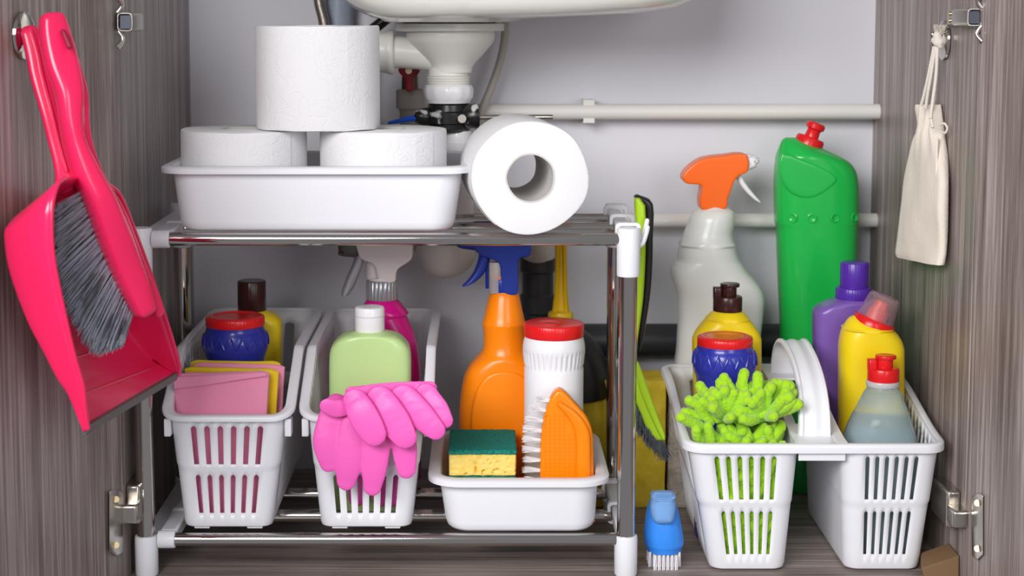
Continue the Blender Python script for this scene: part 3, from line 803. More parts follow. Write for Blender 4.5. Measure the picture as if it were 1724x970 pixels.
# ------------------------------------------------------------------ rubber gloves
GLV = mat('pink_rubber', (0.88, 0.125, 0.50), 0.42, sss=0.1, bump=('noise', 120, 0.15, 0.0006))
def finger(pts, flat, Y0):
    """pts: (px,py,Y,r_px) -> rounded tube flattened in depth about each point's own Y"""
    P3 = [P(x, y, Yy) for x, y, Yy, r in pts]; rad = [r*mpp(y, Yy) for x, y, Yy, r in pts]
    V, Fc = capsule_path(P3, rad, 20, 5)
    q = cr([(p.x, p.y, p.z) for p in P3], 8)
    out = []
    for v in V:
        best = min(q, key=lambda c: (c[0]-v.x)**2+(c[2]-v.z)**2+0.3*(c[1]-v.y)**2)
        out.append(Vector((v.x, best[1]+(v.y-best[1])*flat, v.z)))
    return out, Fc
def glove(label, loc, fingers, palm, vox=0.0009, sm=5, flat=0.42):
    parts = [finger(f, flat, 0) for f in fingers]+palm
    o = mk('rubber_glove', *join(*parts), GLV, None, loc=loc,
           mods=[('REMESH', dict(mode='VOXEL', voxel_size=vox, use_smooth_shade=True)), ('SMOOTH', dict(factor=0.5, iterations=sm))], sharp=3)
    return tag(o, label, 'glove', 'pink rubber gloves')
YG = -0.024
zr = zat(655, 0.0)
# lower glove: fingers hang down in front of the basket, palm passes over the rim into the basket
low = [
 [(556, 700, YG+0.003, 20), (549, 740, YG, 23), (551, 765, YG-0.001, 20), (553, 780, YG-0.001, 16)],
 [(600, 700, YG+0.002, 24), (590, 745, YG-0.001, 25), (586, 785, YG-0.002, 23), (583, 810, YG-0.001, 17)],
 [(642, 700, YG+0.002, 24), (634, 745, YG-0.001, 25), (630, 790, YG-0.002, 22), (627, 820, YG-0.001, 16)],
 [(678, 700, YG+0.004, 22), (680, 740, YG, 22), (682, 765, YG, 21), (684, 790, YG, 17)],
 [(556, 700, YG+0.003, 18), (566, 680, -0.006, 18), (575, 690, 0.016, 16), (575, 740, 0.022, 14)],
 [(600, 700, YG+0.002, 22), (602, 674, -0.006, 20), (604, 690, 0.014, 20), (604, 780, 0.020, 18), (600, 840, 0.022, 14)],
 [(640, 700, YG+0.002, 22), (640, 668, -0.006, 20), (640, 690, 0.014, 20), (640, 780, 0.020, 18), (640, 840, 0.022, 14)],
 [(676, 700, YG+0.003, 20), (674, 668, -0.006, 20), (672, 690, 0.014, 20), (668, 780, 0.020, 18), (660, 840, 0.022, 14)]]
glove('pink rubber glove hanging lower, its four fingers pointing straight down', P(620, 760, YG), low, [], flat=0.28)
YU = YG-0.017
up = [
 [(598, 675, YU+0.006, 22), (606, 690, YU+0.001, 25), (617, 710, YU-0.001, 26), (629, 730, YU-0.002, 23)],
 [(640, 672, YU+0.011, 24), (652, 690, YU+0.006, 26), (666, 712, YU+0.004, 27), (681, 735, YU+0.002, 22)],
 [(680, 670, YU+0.015, 24), (694, 684, YU+0.011, 24), (712, 703, YU+0.008, 23), (733, 724, YU+0.005, 18)],
 [(718, 664, YU+0.019, 20), (726, 676, YU+0.016, 20), (738, 690, YU+0.013, 19), (750, 708, YU+0.010, 14)],
 [(608, 676, YU+0.012, 8), (588, 685, YU+0.012, 13), (566, 688, YU+0.010, 16), (551, 684, YU+0.008, 14)],
 [(592, 668, YU+0.012, 12), (620, 658, YU+0.016, 11), (660, 654, YU+0.020, 11), (700, 652, YU+0.022, 11), (726, 650, YU+0.024, 9)],
 [(590, 660, 0.002, 10), (640, 656, 0.004, 10), (700, 652, 0.008, 10), (728, 652, 0.010, 9)],
 [(610, 664, 0.006, 14), (614, 690, 0.040, 14), (612, 740, 0.046, 13)],
 [(650, 662, 0.008, 14), (650, 690, 0.041, 14), (648, 740, 0.047, 13)],
 [(680, 660, 0.008, 14), (684, 690, 0.042, 12), (680, 740, 0.047, 12)]]
glove('pink rubber glove lying uppermost, fingers fanned out to the lower right', P(650, 690, YU), up, [], flat=0.24)

# ================================================================== contents of the lower tray
ORG = mat('orange_plastic', (1.0, 0.255, 0.002), 0.27, sss=0.08)
Y = 0.135
zb_ = fl2+0.0006; yb_ = row(zb_, Y)
t = thing('spray_bottle', 'orange spray bottle with dark blue trigger head under the upper shelf', 'spray bottle', (xat(850, 620, Y), Y, zb_))
mk('body', *body([(462, 828, 866), (490, 827, 871), (494, 825, 873), (520, 818, 879), (538, 814, 883), (544, 812, 885), (552, 813, 884), (562, 814, 884), (580, 814, 886), (592, 811, 889), (602, 802, 898), (616, 790, 910), (634, 781, 919), (660, 776, 924), (700, 773, 927), (740, 774, 926), (yb_-7, 778, 922), (yb_, 786, 914)], Y, 0.050, 3.2, n=60), ORG, t)
ov = [(850+57*math.copysign(abs(math.cos(a))**0.8, math.cos(a)), 722+98*math.copysign(abs(math.sin(a))**0.8, math.sin(a))) for a in [2*math.pi*j/44 for j in range(44)]]
mk('raised_panel', *pillow(ov, Y-0.0225, 0.008, 0.35, smooth_k=1), ORG, t)
DBL = mat('navy_plastic', (0.012, 0.035, 0.30), 0.3)
h = sprayhead(t, [(800, 387), (880, 387), (893, 400), (894, 420), (889, 430), (874, 432), (872, 450), (872, 486), (868, 493), (852, 493), (845, 486), (843, 462), (840, 440), (822, 432), (800, 420)], Y, 0.026, DBL)
mk('trigger', *loft([sring(P(x, y, Y), w_*mpp(y, Y), 0.007, 2.5, 20) for x, y, w_ in cr([(816, 418, 9), (815, 435, 10), (808, 455, 10), (797, 470, 9), (785, 479, 6), (780, 481, 2)], 4)]), DBL, h)
mk('barrel', *pillow([(770, 398), (812, 398), (812, 420), (790, 420), (770, 415)], Y, 0.020, 0.4), DBL, h)
mk('head_collar', *cyl(848, 468, 492, 44, Y-0.0, None), DBL, h)
mk('clear_sleeve', *cyl(834, 441, 494, 22, Y-0.006, None), mat('milky_clear', (0.85, 0.8, 0.75), 0.2, trans=0.6, ior=1.3), h)
mk('pump_bar', *cyl(821, 430, 486, 8, Y, None), DBL, h)

Y = 0.080; yb_ = row(zb_, Y)
t = thing('powder_canister', 'white canister with ribbed neck and red lid behind the orange brush', 'canister', (xat(932, 600, Y), Y, zb_))
m1 = mpp(600, Y)
def rowsl(rows, Y, zb0, fl=0): return [(q[1]/2*mpp(q[0], Y), zat(q[0], Y)-zb0, (q[2]*m1 if len(q) > 2 else 0)) for q in rows][::-1]
mk('body', *lathe([(46*m1, 0), (49*m1, 0.001), (50*m1, 0.003)]+rowsl([(558, 94), (566, 98), (573, 102), (582, 105), (589, 105), (592, 100, 2.6), (610, 96, 2.6), (616, 97, 0), (619, 100), (660, 99.5), (740, 99.5)], Y, zb_), (xat(932.5, 600, Y), Y, zb_), 180, flute=36), WHITE, t)
l = mk('lid', *cyl(932.5, 543, 566, 101, Y, 70, rr=0.0014, am=0.0002), RED, t)
mk('lid_emblem', *lathe([(20*m1, -0.0004), (20*m1, 0.0007), (17*m1, 0.0009), (14*m1, 0.0004), (2*m1, 0.0004)], (xat(925, 543, Y), Y-0.002, zat(543, Y)), 36), RED, l)

SPY = mat('sponge_yellow', (0.93, 0.72, 0.22), 0.95, spec=0.1, bump=('voronoi', 240, 0.45, 0.0015), var=(110, (0.88, 0.63, 0.14)))
SPG = mat('scouring_green', (0.008, 0.16, 0.13), 0.9, spec=0.2, bump=('noise', 700, 1.0, 0.0015), var=(500, (0.02, 0.30, 0.24)))
def roughbox(x0, x1, y0, y1, z0, z1, nx, ny, nz, am, freq, seed, pit=0.0):
    bm = bmesh.new(); bmesh.ops.create_cube(bm, size=1)
    V = []; idx = {}; Fc = []
    def vid(i, j, k):
        if (i, j, k) not in idx:
            p = Vector((x0+(x1-x0)*i/nx, y0+(y1-y0)*j/ny, z0+(z1-z0)*k/nz))
            nn = Vector(((i == nx)-(i == 0), (j == ny)-(j == 0), (k == nz)-(k == 0)))
            if nn.length > 1: p -= nn*0.0006
            d = am*noise.noise(p*freq+Vector((seed, 0, 0)))
            if pit and nn.y < 0 or pit and abs(nn.x) > 0:
                v_ = noise.noise(p*300+Vector((0, seed, 0)))
                if v_ > 0.30: d -= pit*(v_-0.30)*4
            V.append(p+nn.normalized()*d); idx[(i, j, k)] = len(V)-1
        return idx[(i, j, k)]
    for i in range(nx):
        for j in range(ny):
            for k in (0, nz): Fc.append([vid(i, j, k), vid(i+1, j, k), vid(i+1, j+1, k), vid(i, j+1, k)])
    for i in range(nx):
        for k in range(nz):
            for j in (0, ny): Fc.append([vid(i, j, k), vid(i+1, j, k), vid(i+1, j, k+1), vid(i, j, k+1)])
    for j in range(ny):
        for k in range(nz):
            for i in (0, nx): Fc.append([vid(i, j, k), vid(i, j+1, k), vid(i, j+1, k+1), vid(i, j, k+1)])
    bm.free(); return V, Fc
def sponge(label, xl, xr, ytop, ymid, ybot, Y0, Y1, seed, z0=None):
    a, b = P(xl, ymid, Y0), P(xr, ymid, Y0)
    zt_, zm, z0 = zat(ytop, Y0), zat(ymid, Y0), (z0 if z0 is not None else zat(ybot, Y0))
    t = thing('kitchen_sponge', label, 'sponge', ((a.x+b.x)/2, (Y0+Y1)/2, z0), 'stacked kitchen sponges in the tray')
    mk('foam', *roughbox(a.x, b.x, Y0, Y1, z0, zm, 50, 50, 18, 0.0004, 90, seed, 0.0022), SPY, t)
    mk('scouring_pad', *roughbox(a.x-0.0004, b.x+0.0004, Y0-0.0004, Y1, zm+0.0001, zt_, 50, 60, 4, 0.0006, 260, seed+5), SPG, t)
    return zt_
YQ = 0.016
zs = zat(802, YQ)
sponge('upper sponge with dark green scouring pad on yellow foam', 756, 869, 758.5, 766, 802, YQ, 0.094, 1.0)
hsp = zat(758.5, YQ)-zat(802, YQ)
sponge('lower sponge of the pair, only its top edge showing above the tray rim', 757, 867, 802.5, 809, 0, YQ+0.001, 0.093, 9.0, z0=fl2+0.0005)

# orange scrubbing brush
Y = 0.030
t = thing('scrubbing_brush', 'orange pointed scrubbing brush with white bristles standing on end', 'brush', (xat(955, 810, Y), Y, fl2+0.0005))
yb_ = row(fl2+0.0005, Y)
mk('body', *pillow([(941, 653), (953, 660), (966, 675), (982, 693), (993, 712), (998, 735), (999, 790), (999, yb_-4), (994, yb_), (914, yb_), (909, yb_-4), (909, 790), (910, 740), (914, 708), (921, 682), (930, 662)], Y, 0.016, 0.22, smooth_k=2), ORG, t)
rg = []
for x, y, w_ in cr([(942, 676, 3), (946, 682, 8), (958, 692, 11), (970, 706, 12), (979, 724, 12.5), (982, 745, 12.5), (982, 790, 12.5), (982, 840, 12.5), (982, yb_-8, 11)], 5):
    rg.append(sring(P(x, y, Y-0.0085), w_*mpp(y, Y), 0.0045, 2.6, 24))
mk('handle_ridge', *loft(rg), ORG, t)
V = []; Fc = []
for iy in range(20):
    for ix in range(7):
        px = 917+ix*8.0; py = 700+iy*6.6
        if px > 966 or py > yb_-8 or (py < 730 and px > 952): continue
        c = P(px, py, Y-0.0082); r = 0.0013
        V, Fc = join((V, Fc), lathe([(r, -0.0002), (r*0.8, 0.0005), (0.0002, 0.0006)], c, 8, T=Matrix.Rotation(math.pi/2, 3, 'X'), cap0=False))
tag(mk('grip_texture', V, Fc, ORG, t), kind='stuff')
def bristles(parent, name, m, gen, n, r0=0.0005, seg=3, nside=4):
    V = []; Fc = []
    for i in range(n):
        a, b, bend = gen(i)
        a, b = Vector(a), Vector(b); d = (b-a).normalized(); s = d.cross(Vector((0.3, 0.9, 0.2))).normalized(); u = s.cross(d)
        base = len(V)
        for k in range(seg+1):
            f = k/seg; c = a.lerp(b, f)+Vector(bend)*f*f; r = r0*(1-0.55*f)
            for j in range(nside):
                an = 2*math.pi*j/nside; V.append(c+(s*math.cos(an)+u*math.sin(an))*r)
        for k in range(seg):
            for j in range(nside):
                q = (j+1) % nside; Fc.append([base+k*nside+j, base+k*nside+q, base+(k+1)*nside+q, base+(k+1)*nside+j])
    o = mk(name, V, Fc, m, parent, sharp=3); return tag(o, kind='stuff')
WBR = mat('white_bristle', (0.88, 0.86, 0.88), 0.4)
rnd = random.Random(3)
def g(i):
    row_ = rnd.randrange(12); f = (row_+0.5)/12
    y = 668+f*(yb_-668-6); xe = 930-(18 if f > 0.12 else 8)*min(1, f*3+0.35)
    dep = rnd.choice((-0.003, 0.002, 0.007))
    a = P(xe+8, y+rnd.uniform(-2, 2), Y+dep); L = rnd.uniform(28, 38)*(0.75+0.25*min(1, f*3)) 
    b = P(xe+4-L, y+rnd.uniform(-6, 6)-6*(1-f), Y+dep+rnd.uniform(-0.002, 0.002))
    return a, b, (0, 0, 0)
bristles(t, 'bristles', WBR, g, 900, 0.00035)
# ================================================================== things behind the rack
Y = 0.205
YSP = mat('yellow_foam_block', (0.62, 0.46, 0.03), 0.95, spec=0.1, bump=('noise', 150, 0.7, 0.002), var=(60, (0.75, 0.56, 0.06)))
a = P(984, 828, Y); b = P(1121, 650, Y)
z1 = zat(640, Y)
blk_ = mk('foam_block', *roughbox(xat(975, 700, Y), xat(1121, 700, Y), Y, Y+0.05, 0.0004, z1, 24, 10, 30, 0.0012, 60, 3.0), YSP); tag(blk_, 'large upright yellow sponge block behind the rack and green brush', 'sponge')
# plunger
Y = 0.232
t = thing('plunger', 'black rubber plunger with yellow handle behind the red-lidded canister', 'plunger', (xat(945, 600, Y), Y, z1))
m1 = mpp(600, Y); zc = zat(530, Y)
BR = mat('black_rubber', (0.010, 0.010, 0.011), 0.4)
mk('cup', *lathe([(84*m1, zat(662, Y)-zc), (86*m1, zat(655, Y)-zc), (84*m1, zat(640, Y)-zc), (79*m1, zat(615, Y)-zc), (68*m1, zat(588, Y)-zc), (50*m1, zat(565, Y)-zc), (30*m1, zat(550, Y)-zc), (22*m1, zat(540, Y)-zc), (16*m1, zat(530, Y)-zc)], (xat(945, 600, Y), Y, zc), 56), BR, t)
YH = mat('yellow_handle', (0.78, 0.50, 0.01), 0.35)
hd = mk('handle', *lathe([(21*m1, -0.003), (21.5*m1, 0.000), (20*m1, 0.003), (10*m1, 0.005), (7*m1, 0.03), (5.5*m1, 0.07), (5.5*m1, 0.12)], (xat(944, 528, Y), Y, zc), 36), YH, t)
for k in range(4):
    an = k*math.pi/2+0.6
    dx, dy = math.cos(an), math.sin(an); c0 = Vector((xat(944, 528, Y), Y, zc))
    pts = [(17, 0.003), (13, 0.02), (11, 0.05), (9, 0.12)]
    V = []; w_ = 0.0012
    for r, z in pts:
        for s in (-1, 1): V += [c0+Vector((dx*3*m1-dy*w_*s, dy*3*m1+dx*w_*s, z)), c0+Vector((dx*r*m1-dy*w_*s, dy*r*m1+dx*w_*s, z))]
    Fc = []
    for i in range(3):
        b0, b1 = i*4, (i+1)*4
        Fc += [[b0, b0+1, b1+1, b1], [b0+2, b0+3, b1+3, b1+2], [b0+1, b0+3, b1+3, b1+1]]
    mk('rib', V, Fc, YH, hd)
# folded knitted rag
Y = 0.215
RAG = mat('grey_knit', (0.42, 0.37, 0.32), 0.95, spec=0.05, bump=('noise', 220, 1.0, 0.003), var=(90, (0.60, 0.54, 0.48)))
rings = []
for i in range(14):
    f = i/13; z = 0.0006+f*(zat(640, Y)-0.0006)
    rings.append([p+Vector((0.0025*noise.noise(Vector((j*0.4, f*9, 1))), 0.0025*noise.noise(Vector((j*0.4, f*9, 5))), 0)) for j, p in enumerate(sring((xat(1146, 740, Y), Y+0.018, z), 0.0135*(1 if 0 < i < 13 else 0.8), 0.028, 4, 40))])
tag(mk('rag', *loft(rings), RAG), 'beige knitted rag wedged behind the double basket', 'cloth')

# ------------------------------------------------------------------ green and black brush by the rack
LIME = mat('lime_plastic', (0.42, 0.66, 0.02), 0.3)
Y = 0.055
t = thing('dish_brush', 'lime green and black long-handled brush hanging at the rack corner', 'brush', P(1090, 770, Y))
mk('grip', *pillow([(1070, 328), (1078, 329), (1099, 343), (1099, 400), (1098, 450), (1094, 500), (1087, 545), (1079, 585), (1074, 585), (1074, 545), (1080, 500), (1084, 450), (1085, 400), (1085, 350), (1068, 334)], Y+0.002, 0.016, 0.4), BLACKP, t)
mk('handle', *pillow([(1068, 332), (1086, 345), (1087, 400), (1086, 450), (1083, 500), (1078, 540), (1073, 575), (1072, 605), (1078, 625), (1098, 690), (1119, 735), (1112, 741), (1098, 740), (1082, 710), (1068, 670), (1064, 620), (1065, 560), (1070, 500), (1071, 430), (1070, 370)], Y-0.004, 0.014, 0.4, smooth_k=2), LIME, t)
mk('spine', *pillow([(1072, 610), (1080, 622), (1104, 690), (1120, 733), (1113, 737), (1090, 690), (1074, 645)], Y-0.011, 0.006, 0.5), LIME, t)
GB = mat('grey_bristle', (0.10, 0.11, 0.13), 0.5)
rnd = random.Random(5)
def g(i):
    f = rnd.random(); x = 1064+f*48; y = 672+f*68
    a = P(x, y, Y+rnd.uniform(-0.006, 0.006)-0.003)
    L = rnd.uniform(26, 42); an = rnd.gauss(1.75-0.5*f, 0.16)
    b = P(x+L*math.cos(an)*0.9, y+L*math.sin(an), Y+rnd.uniform(-0.012, 0.010)-0.003)
    return a, b, (0, 0, 0)
bristles(t, 'bristles', GB, g, 900, 0.0005)
def g(i):
    a = P(1105+rnd.uniform(-6, 6), 738, Y); return a, P(1105+rnd.uniform(4, 32), 738+rnd.uniform(-3, 20), Y+rnd.uniform(-.01, .01)), (0, 0, 0.002)
bristles(t, 'stray_bristles', GB, g, 14, 0.0003)

# ------------------------------------------------------------------ blue nail brush
BB = mat('sky_blue_plastic', (0.04, 0.27, 0.88), 0.3, sss=0.05)
Y = 0.030
t = thing('nail_brush', 'small blue hand brush with white bristles on the cabinet floor', 'brush', P(1117, 948, Y))
t.location.z = 0
z_b = zat(926, Y)
rows_ = [(832, 1100, 1131), (838, 1096, 1135), (850, 1091, 1139), (868, 1087, 1144), (888, 1084.5, 1148), (905, 1084, 1150.5), (914, 1085, 1151), (919, 1087, 1149), (926, 1089, 1147)]
mk('body', *body(rows_, Y, 0.050, 3), BB, t)
mk('grip_bar', *pillow([(1099, 829), (1133, 829), (1136, 842), (1137, 856), (1130, 878), (1102, 878), (1095, 856), (1096, 842)], Y-0.013, 0.022, 0.4), mat('pale_blue_grip', (0.20, 0.40, 0.75), 0.35), t)
for k in range(5):
    a, b = P(1101, 831+k*3, Y-0.0248), P(1131, 831+k*3, Y-0.0248)
    mk('grip_rib', *tube([a, b], 0.0005, 8, 1), MATS['pale_blue_grip'], t)
rnd = random.Random(8); proto = None
for j in range(5):
    for i in range(8):
        x = 1093+i*7; p = P(x, 922, Y); yy = Y-0.019+j*0.0095
        if abs(i-3.5) > 3 and j in (0, 4): continue
        if proto is None:
            V = []; Fc = []
            for s in range(9):
                a = rnd.uniform(0, 6.28); r = 0.0009*math.sqrt(rnd.random()); lx, ly = r*math.cos(a), r*math.sin(a)
                V, Fc = join((V, Fc), tube([(p.x+lx, yy+ly, z_b+0.001), (p.x+lx*2.0, yy+ly*2.0, 0.0005)], [0.0005, 0.0004], 5, 1))
            proto = mk('bristle_tuft', V, Fc, WBR, t); base = Vector((p.x, yy, 0))
        else:
            c = proto.copy(); C.objects.link(c); c.parent = t
            c.location = proto.location+Vector((p.x-base.x, yy-base.y, 0)); 
# ================================================================== dustpan and brush hung on the left door
PAN = thing('dustpan', 'hot pink dustpan with grey rubber lip hanging on the left door', 'dustpan', P(150, 725, -0.17))
def path(pts, k=5): return [P(x, y, Y) for x, y, Y in cr(pts, k)]
# four long edges, handle end -> lip; each (px, py, Y)
nf = [(60, 352, -0.235), (25, 368, -0.250), (8, 385, -0.262), (3, 401, -0.266), (12, 459, -0.266), (41, 537, -0.264), (70, 591, -0.262), (93, 634, -0.260), (114, 664, -0.257), (142, 728, -0.253)]
nr = [(112, 300, -0.262), (98, 308, -0.274), (90, 330, -0.282), (86, 365, -0.286), (90, 438, -0.285), (111, 541, -0.277), (125, 600, -0.271), (139, 649, -0.265), (143, 685, -0.260), (148, 722, -0.254)]
ff = [(120, 330, -0.150), (112, 345, -0.140), (118, 365, -0.130), (126, 395, -0.125), (150, 450, -0.118), (180, 510, -0.110), (208, 555, -0.103), (235, 590, -0.096), (262, 612, -0.089), (293, 628, -0.081)]
fr = [(140, 297, -0.225), (165, 300, -0.205), (184, 312, -0.190), (204, 333, -0.175), (236, 414, -0.150), (264, 492, -0.125), (283, 550, -0.108), (297, 597, -0.095), (302, 618, -0.086), (300, 632, -0.081)]
def lin(q, n=46):
    """resample a catmull path evenly by index"""
    p = path(q, 6); out = []
    for i in range(n):
        f = i/(n-1)*(len(p)-1); j = min(int(f), len(p)-2); out.append(p[j].lerp(p[j+1], f-j))
    return out
NF, NR, FF, FR = lin(nf), lin(nr), lin(ff), lin(fr)
def patch(A, B, m=8, bow=0.0):
    rows_ = []
    for a, b in zip(A, B):
        mid = Vector((-bow, 0, 0))
        rows_.append([a.lerp(b, i/m)+mid*math.sin(math.pi*i/m) for i in range(m+1)])
    V = [v for r in rows_ for v in r]; n = m+1; Fc = []
    for i in range(len(rows_)-1):
        for j in range(m): Fc.append([i*n+j, i*n+j+1, (i+1)*n+j+1, (i+1)*n+j])
    return V, Fc
def shell_(A, B, C_, D_, m=10):
    """U section: near rim, near floor, far floor, far rim, as one rounded sheet"""
    V = []; n = None
    for a, b, c, d in zip(A, B, C_, D_):
        pts = [a.lerp(b, i/5) for i in range(5)]
        def q(p0, p1, p2, t): return p0*(1-t)**2+p1*2*t*(1-t)+p2*t*t
        b0, b1 = b.lerp(a, 0.12), b.lerp(c, 0.12); c0, c1 = c.lerp(b, 0.12), c.lerp(d, 0.12)
        pts = [a.lerp(b0, i/6) for i in range(6)]+[q(b0, b, b1, i/5) for i in range(5)]+[b1.lerp(c0, i/10) for i in range(10)]+[q(c0, c, c1, i/5) for i in range(5)]+[c1.lerp(d, i/6) for i in range(7)]
        n = len(pts); V += pts
    Fc = []
    for i in range(len(A)-1):
        for j in range(n-1): Fc.append([i*n+j, i*n+j+1, (i+1)*n+j+1, (i+1)*n+j])
    # close the handle end
    Fc.append(list(range(n)))
    return V, Fc
mk('pan', *shell_(NR, NF, FF, FR), PINK, PAN, mods=[('SOLIDIFY', dict(thickness=0.0022, offset=0))], sharp=1.0)
mk('rim_bead', *tube(NR, 0.0018, 10, 1), PINK, PAN); mk('rim_bead', *tube(FR, 0.0018, 10, 1), PINK, PAN)
# serrated comb teeth inside both rims
for A, B in ((NR, NF), (FR, FF)):
    V = []; Fc = []
    for i in range(2, 30):
        for s in (0.0, 0.5):
            a = A[i].lerp(A[i+1], s); b = B[i].lerp(B[i+1], s); d = (b-a).normalized()
            e = (A[i+1]-A[i]).normalized(); nn = d.cross(e).normalized()
            o = a+d*0.001+Vector((0.0012, 0, 0)); 
            V, Fc = join((V, Fc), loft([[o-e*0.0009, o+e*0.0009, o+e*0.0009+d*0.004, o-e*0.0009+d*0.004], [o-e*0.0003+Vector((0.0016, 0, 0)), o+e*0.0003+Vector((0.0016, 0, 0)), o+e*0.0003+d*0.003+Vector((0.0016, 0, 0)), o-e*0.0003+d*0.003+Vector((0.0016, 0, 0))]]))
    tag(mk('comb_teeth', V, Fc, PINK, PAN), kind='stuff')
# raised steps in the floor
def flo(t, s):      # t along 0..1 to the lip, s 0 near .. 1 far
    i = t*(len(NF)-1); j = min(int(i), len(NF)-2); return NF[j].lerp(NF[j+1], i-j).lerp(FF[j].lerp(FF[j+1], i-j), s)
for t_ in (0.72, 0.90):
    mk('floor_rib', *tube([flo(t_, 0.06)+Vector((0.002, -0.001, 0)), flo(t_, 0.3)+Vector((0.0022, -0.001, 0)), flo(t_, 0.7)+Vector((0.0022, -0.001, 0)), flo(t_, 0.94)+Vector((0.002, -0.001, 0))], 0.0011, 10, 3), PINK, PAN)
GRB = mat('grey_rubber', (0.13, 0.125, 0.12), 0.5)
a0, a1 = P(146, 716, -0.254), P(297, 626, -0.080); b0, b1 = P(142, 735, -0.253), P(298, 640, -0.080)
off = Vector((0.0028, -0.0015, 0))
mk('rubber_lip', *loft([[a0+off, a1+off, b1, b0], [a0-off*0.8, a1-off*0.8, b1-off*0.4, b0-off*0.4]]), GRB, PAN, mods=[bev(0.0006)])
# pan handle
hp = [(50, 56, -0.205, 15), (60, 90, -0.208, 17), (68, 130, -0.211, 17), (82, 185, -0.214, 15), (94, 235, -0.216, 14), (106, 280, -0.218, 15), (118, 312, -0.218, 26)]
def bar(pts, depthf, m, name, parent, e=4, n=28, k=5, dvec=None):
    """flattened bar along a path; half width in px, depth factor; ends rounded"""
    q = cr([(*P(x, y, Y), w_*mpp(y, Y)) for x, y, Y, w_ in pts], k)
    c = [Vector(p[:3]) for p in q]; rings = []
    L = len(c)
    for i in range(L):
        d = (c[min(i+1, L-1)]-c[max(i-1, 0)]).normalized()
        dep = Vector(dvec).normalized() if dvec else Vector((0.35, -0.94, 0)).normalized()
        dep = (dep-d*dep.dot(d)).normalized(); s = d.cross(dep).normalized()
        w_ = q[i][3]
        df = depthf(i/(L-1)) if callable(depthf) else depthf
        rings.append([c[i]+s*w_*math.copysign(abs(math.cos(a))**(2/e), math.cos(a))+dep*df*math.copysign(abs(math.sin(a))**(2/e), math.sin(a)) for a in [2*math.pi*j/n for j in range(n)]])
    def cap(r0, r1, sgn):
        ce = sum(r0, Vector())/len(r0); d = (ce-sum(r1, Vector())/len(r1)).normalized()
        return [[ce+(p-ce)*s+d*t for p in r0] for s, t in ((0.93, 0.0022), (0.78, 0.0040), (0.5, 0.0052))]
    rings = cap(rings[0], rings[1], 1)[::-1]+rings+cap(rings[-1], rings[-2], 1)
    return mk(name, *loft(rings), m, parent)
bar(hp, 0.006, PINK, 'handle', PAN)
bar([(x+3, y, Y-0.0065, 3.5) for x, y, Y, w_ in hp[:-1]], 0.0015, PINK, 'handle_rib', PAN)

BRU = thing('hand_brush', 'hot pink hand brush with grey bristles clipped into the dustpan', 'brush', P(240, 590, -0.17))
bp = [(88, 34, -0.222, 22), (93, 60, -0.224, 26), (104, 105, -0.228, 28), (117, 155, -0.232, 23), (119, 200, -0.234, 18), (126, 243, -0.232, 17), (146, 295, -0.228, 22), (172, 350, -0.222, 25), (192, 400, -0.214, 27), (208, 442, -0.206, 26), (226, 485, -0.198, 24), (238, 518, -0.192, 19)]
dv = (0.80, -0.60, 0.0)
bar(bp, lambda f: 0.0085+0.0045*min(1, max(0, (f-0.35)*4)), PINK, 'handle', BRU, dvec=(0.62, -0.78, 0), e=3.2)
# glossy flat face along the far side of the brush back
V = []
bar([(x+18+6*(y > 300), y+4, Y+0.010, 10) for x, y, Y, w_ in bp[2:]], 0.007, PINK, 'back_edge', BRU, dvec=(0.75, -0.65, 0), e=3)
# hanging slot: dark inset, the shade in the hole put into a deeper pink
mk('hanging_slot', *capsule_path([P(107, 54, -0.2325), P(117, 78, -0.236)], 0.0022, 12), mat('slot_shade_pink', (0.30, 0.005, 0.04), 0.5), BRU)
BG = mat('brush_bristle', (0.36, 0.39, 0.46), 0.45, spec=0.6); BG2 = mat('shaded_bristle', (0.10, 0.105, 0.13), 0.5)  # second, darker copy paints the shade in the gaps between tufts
root = [(142, 318, -0.222), (160, 360, -0.216), (176, 400, -0.210), (194, 445, -0.202), (210, 485, -0.195), (226, 524, -0.188)]
tips = [(92, 345, -0.262), (88, 415, -0.262), (97, 478, -0.258), (128, 545, -0.250), (163, 588, -0.242), (208, 575, -0.225)]
RT, TP = cr(root, 8), cr(tips, 8)
rnd = random.Random(11); NT = 26
tuft = [(k+0.5+rnd.uniform(-0.2, 0.2))/NT for k in range(NT)]
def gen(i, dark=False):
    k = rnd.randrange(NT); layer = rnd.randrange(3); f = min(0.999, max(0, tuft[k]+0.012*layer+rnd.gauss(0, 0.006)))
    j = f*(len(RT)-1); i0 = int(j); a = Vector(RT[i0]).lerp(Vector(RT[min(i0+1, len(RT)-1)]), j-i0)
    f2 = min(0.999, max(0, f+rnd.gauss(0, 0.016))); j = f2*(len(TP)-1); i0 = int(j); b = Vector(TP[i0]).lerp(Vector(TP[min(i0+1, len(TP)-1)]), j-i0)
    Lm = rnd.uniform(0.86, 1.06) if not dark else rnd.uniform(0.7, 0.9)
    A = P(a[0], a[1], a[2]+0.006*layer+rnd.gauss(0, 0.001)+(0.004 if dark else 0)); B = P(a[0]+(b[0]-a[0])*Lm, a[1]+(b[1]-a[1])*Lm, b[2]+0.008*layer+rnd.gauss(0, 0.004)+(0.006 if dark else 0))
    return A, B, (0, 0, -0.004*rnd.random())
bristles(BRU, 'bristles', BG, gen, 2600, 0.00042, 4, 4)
bristles(BRU, 'inner_bristles', BG2, lambda i: gen(i, True), 1100, 0.00042, 3, 4)

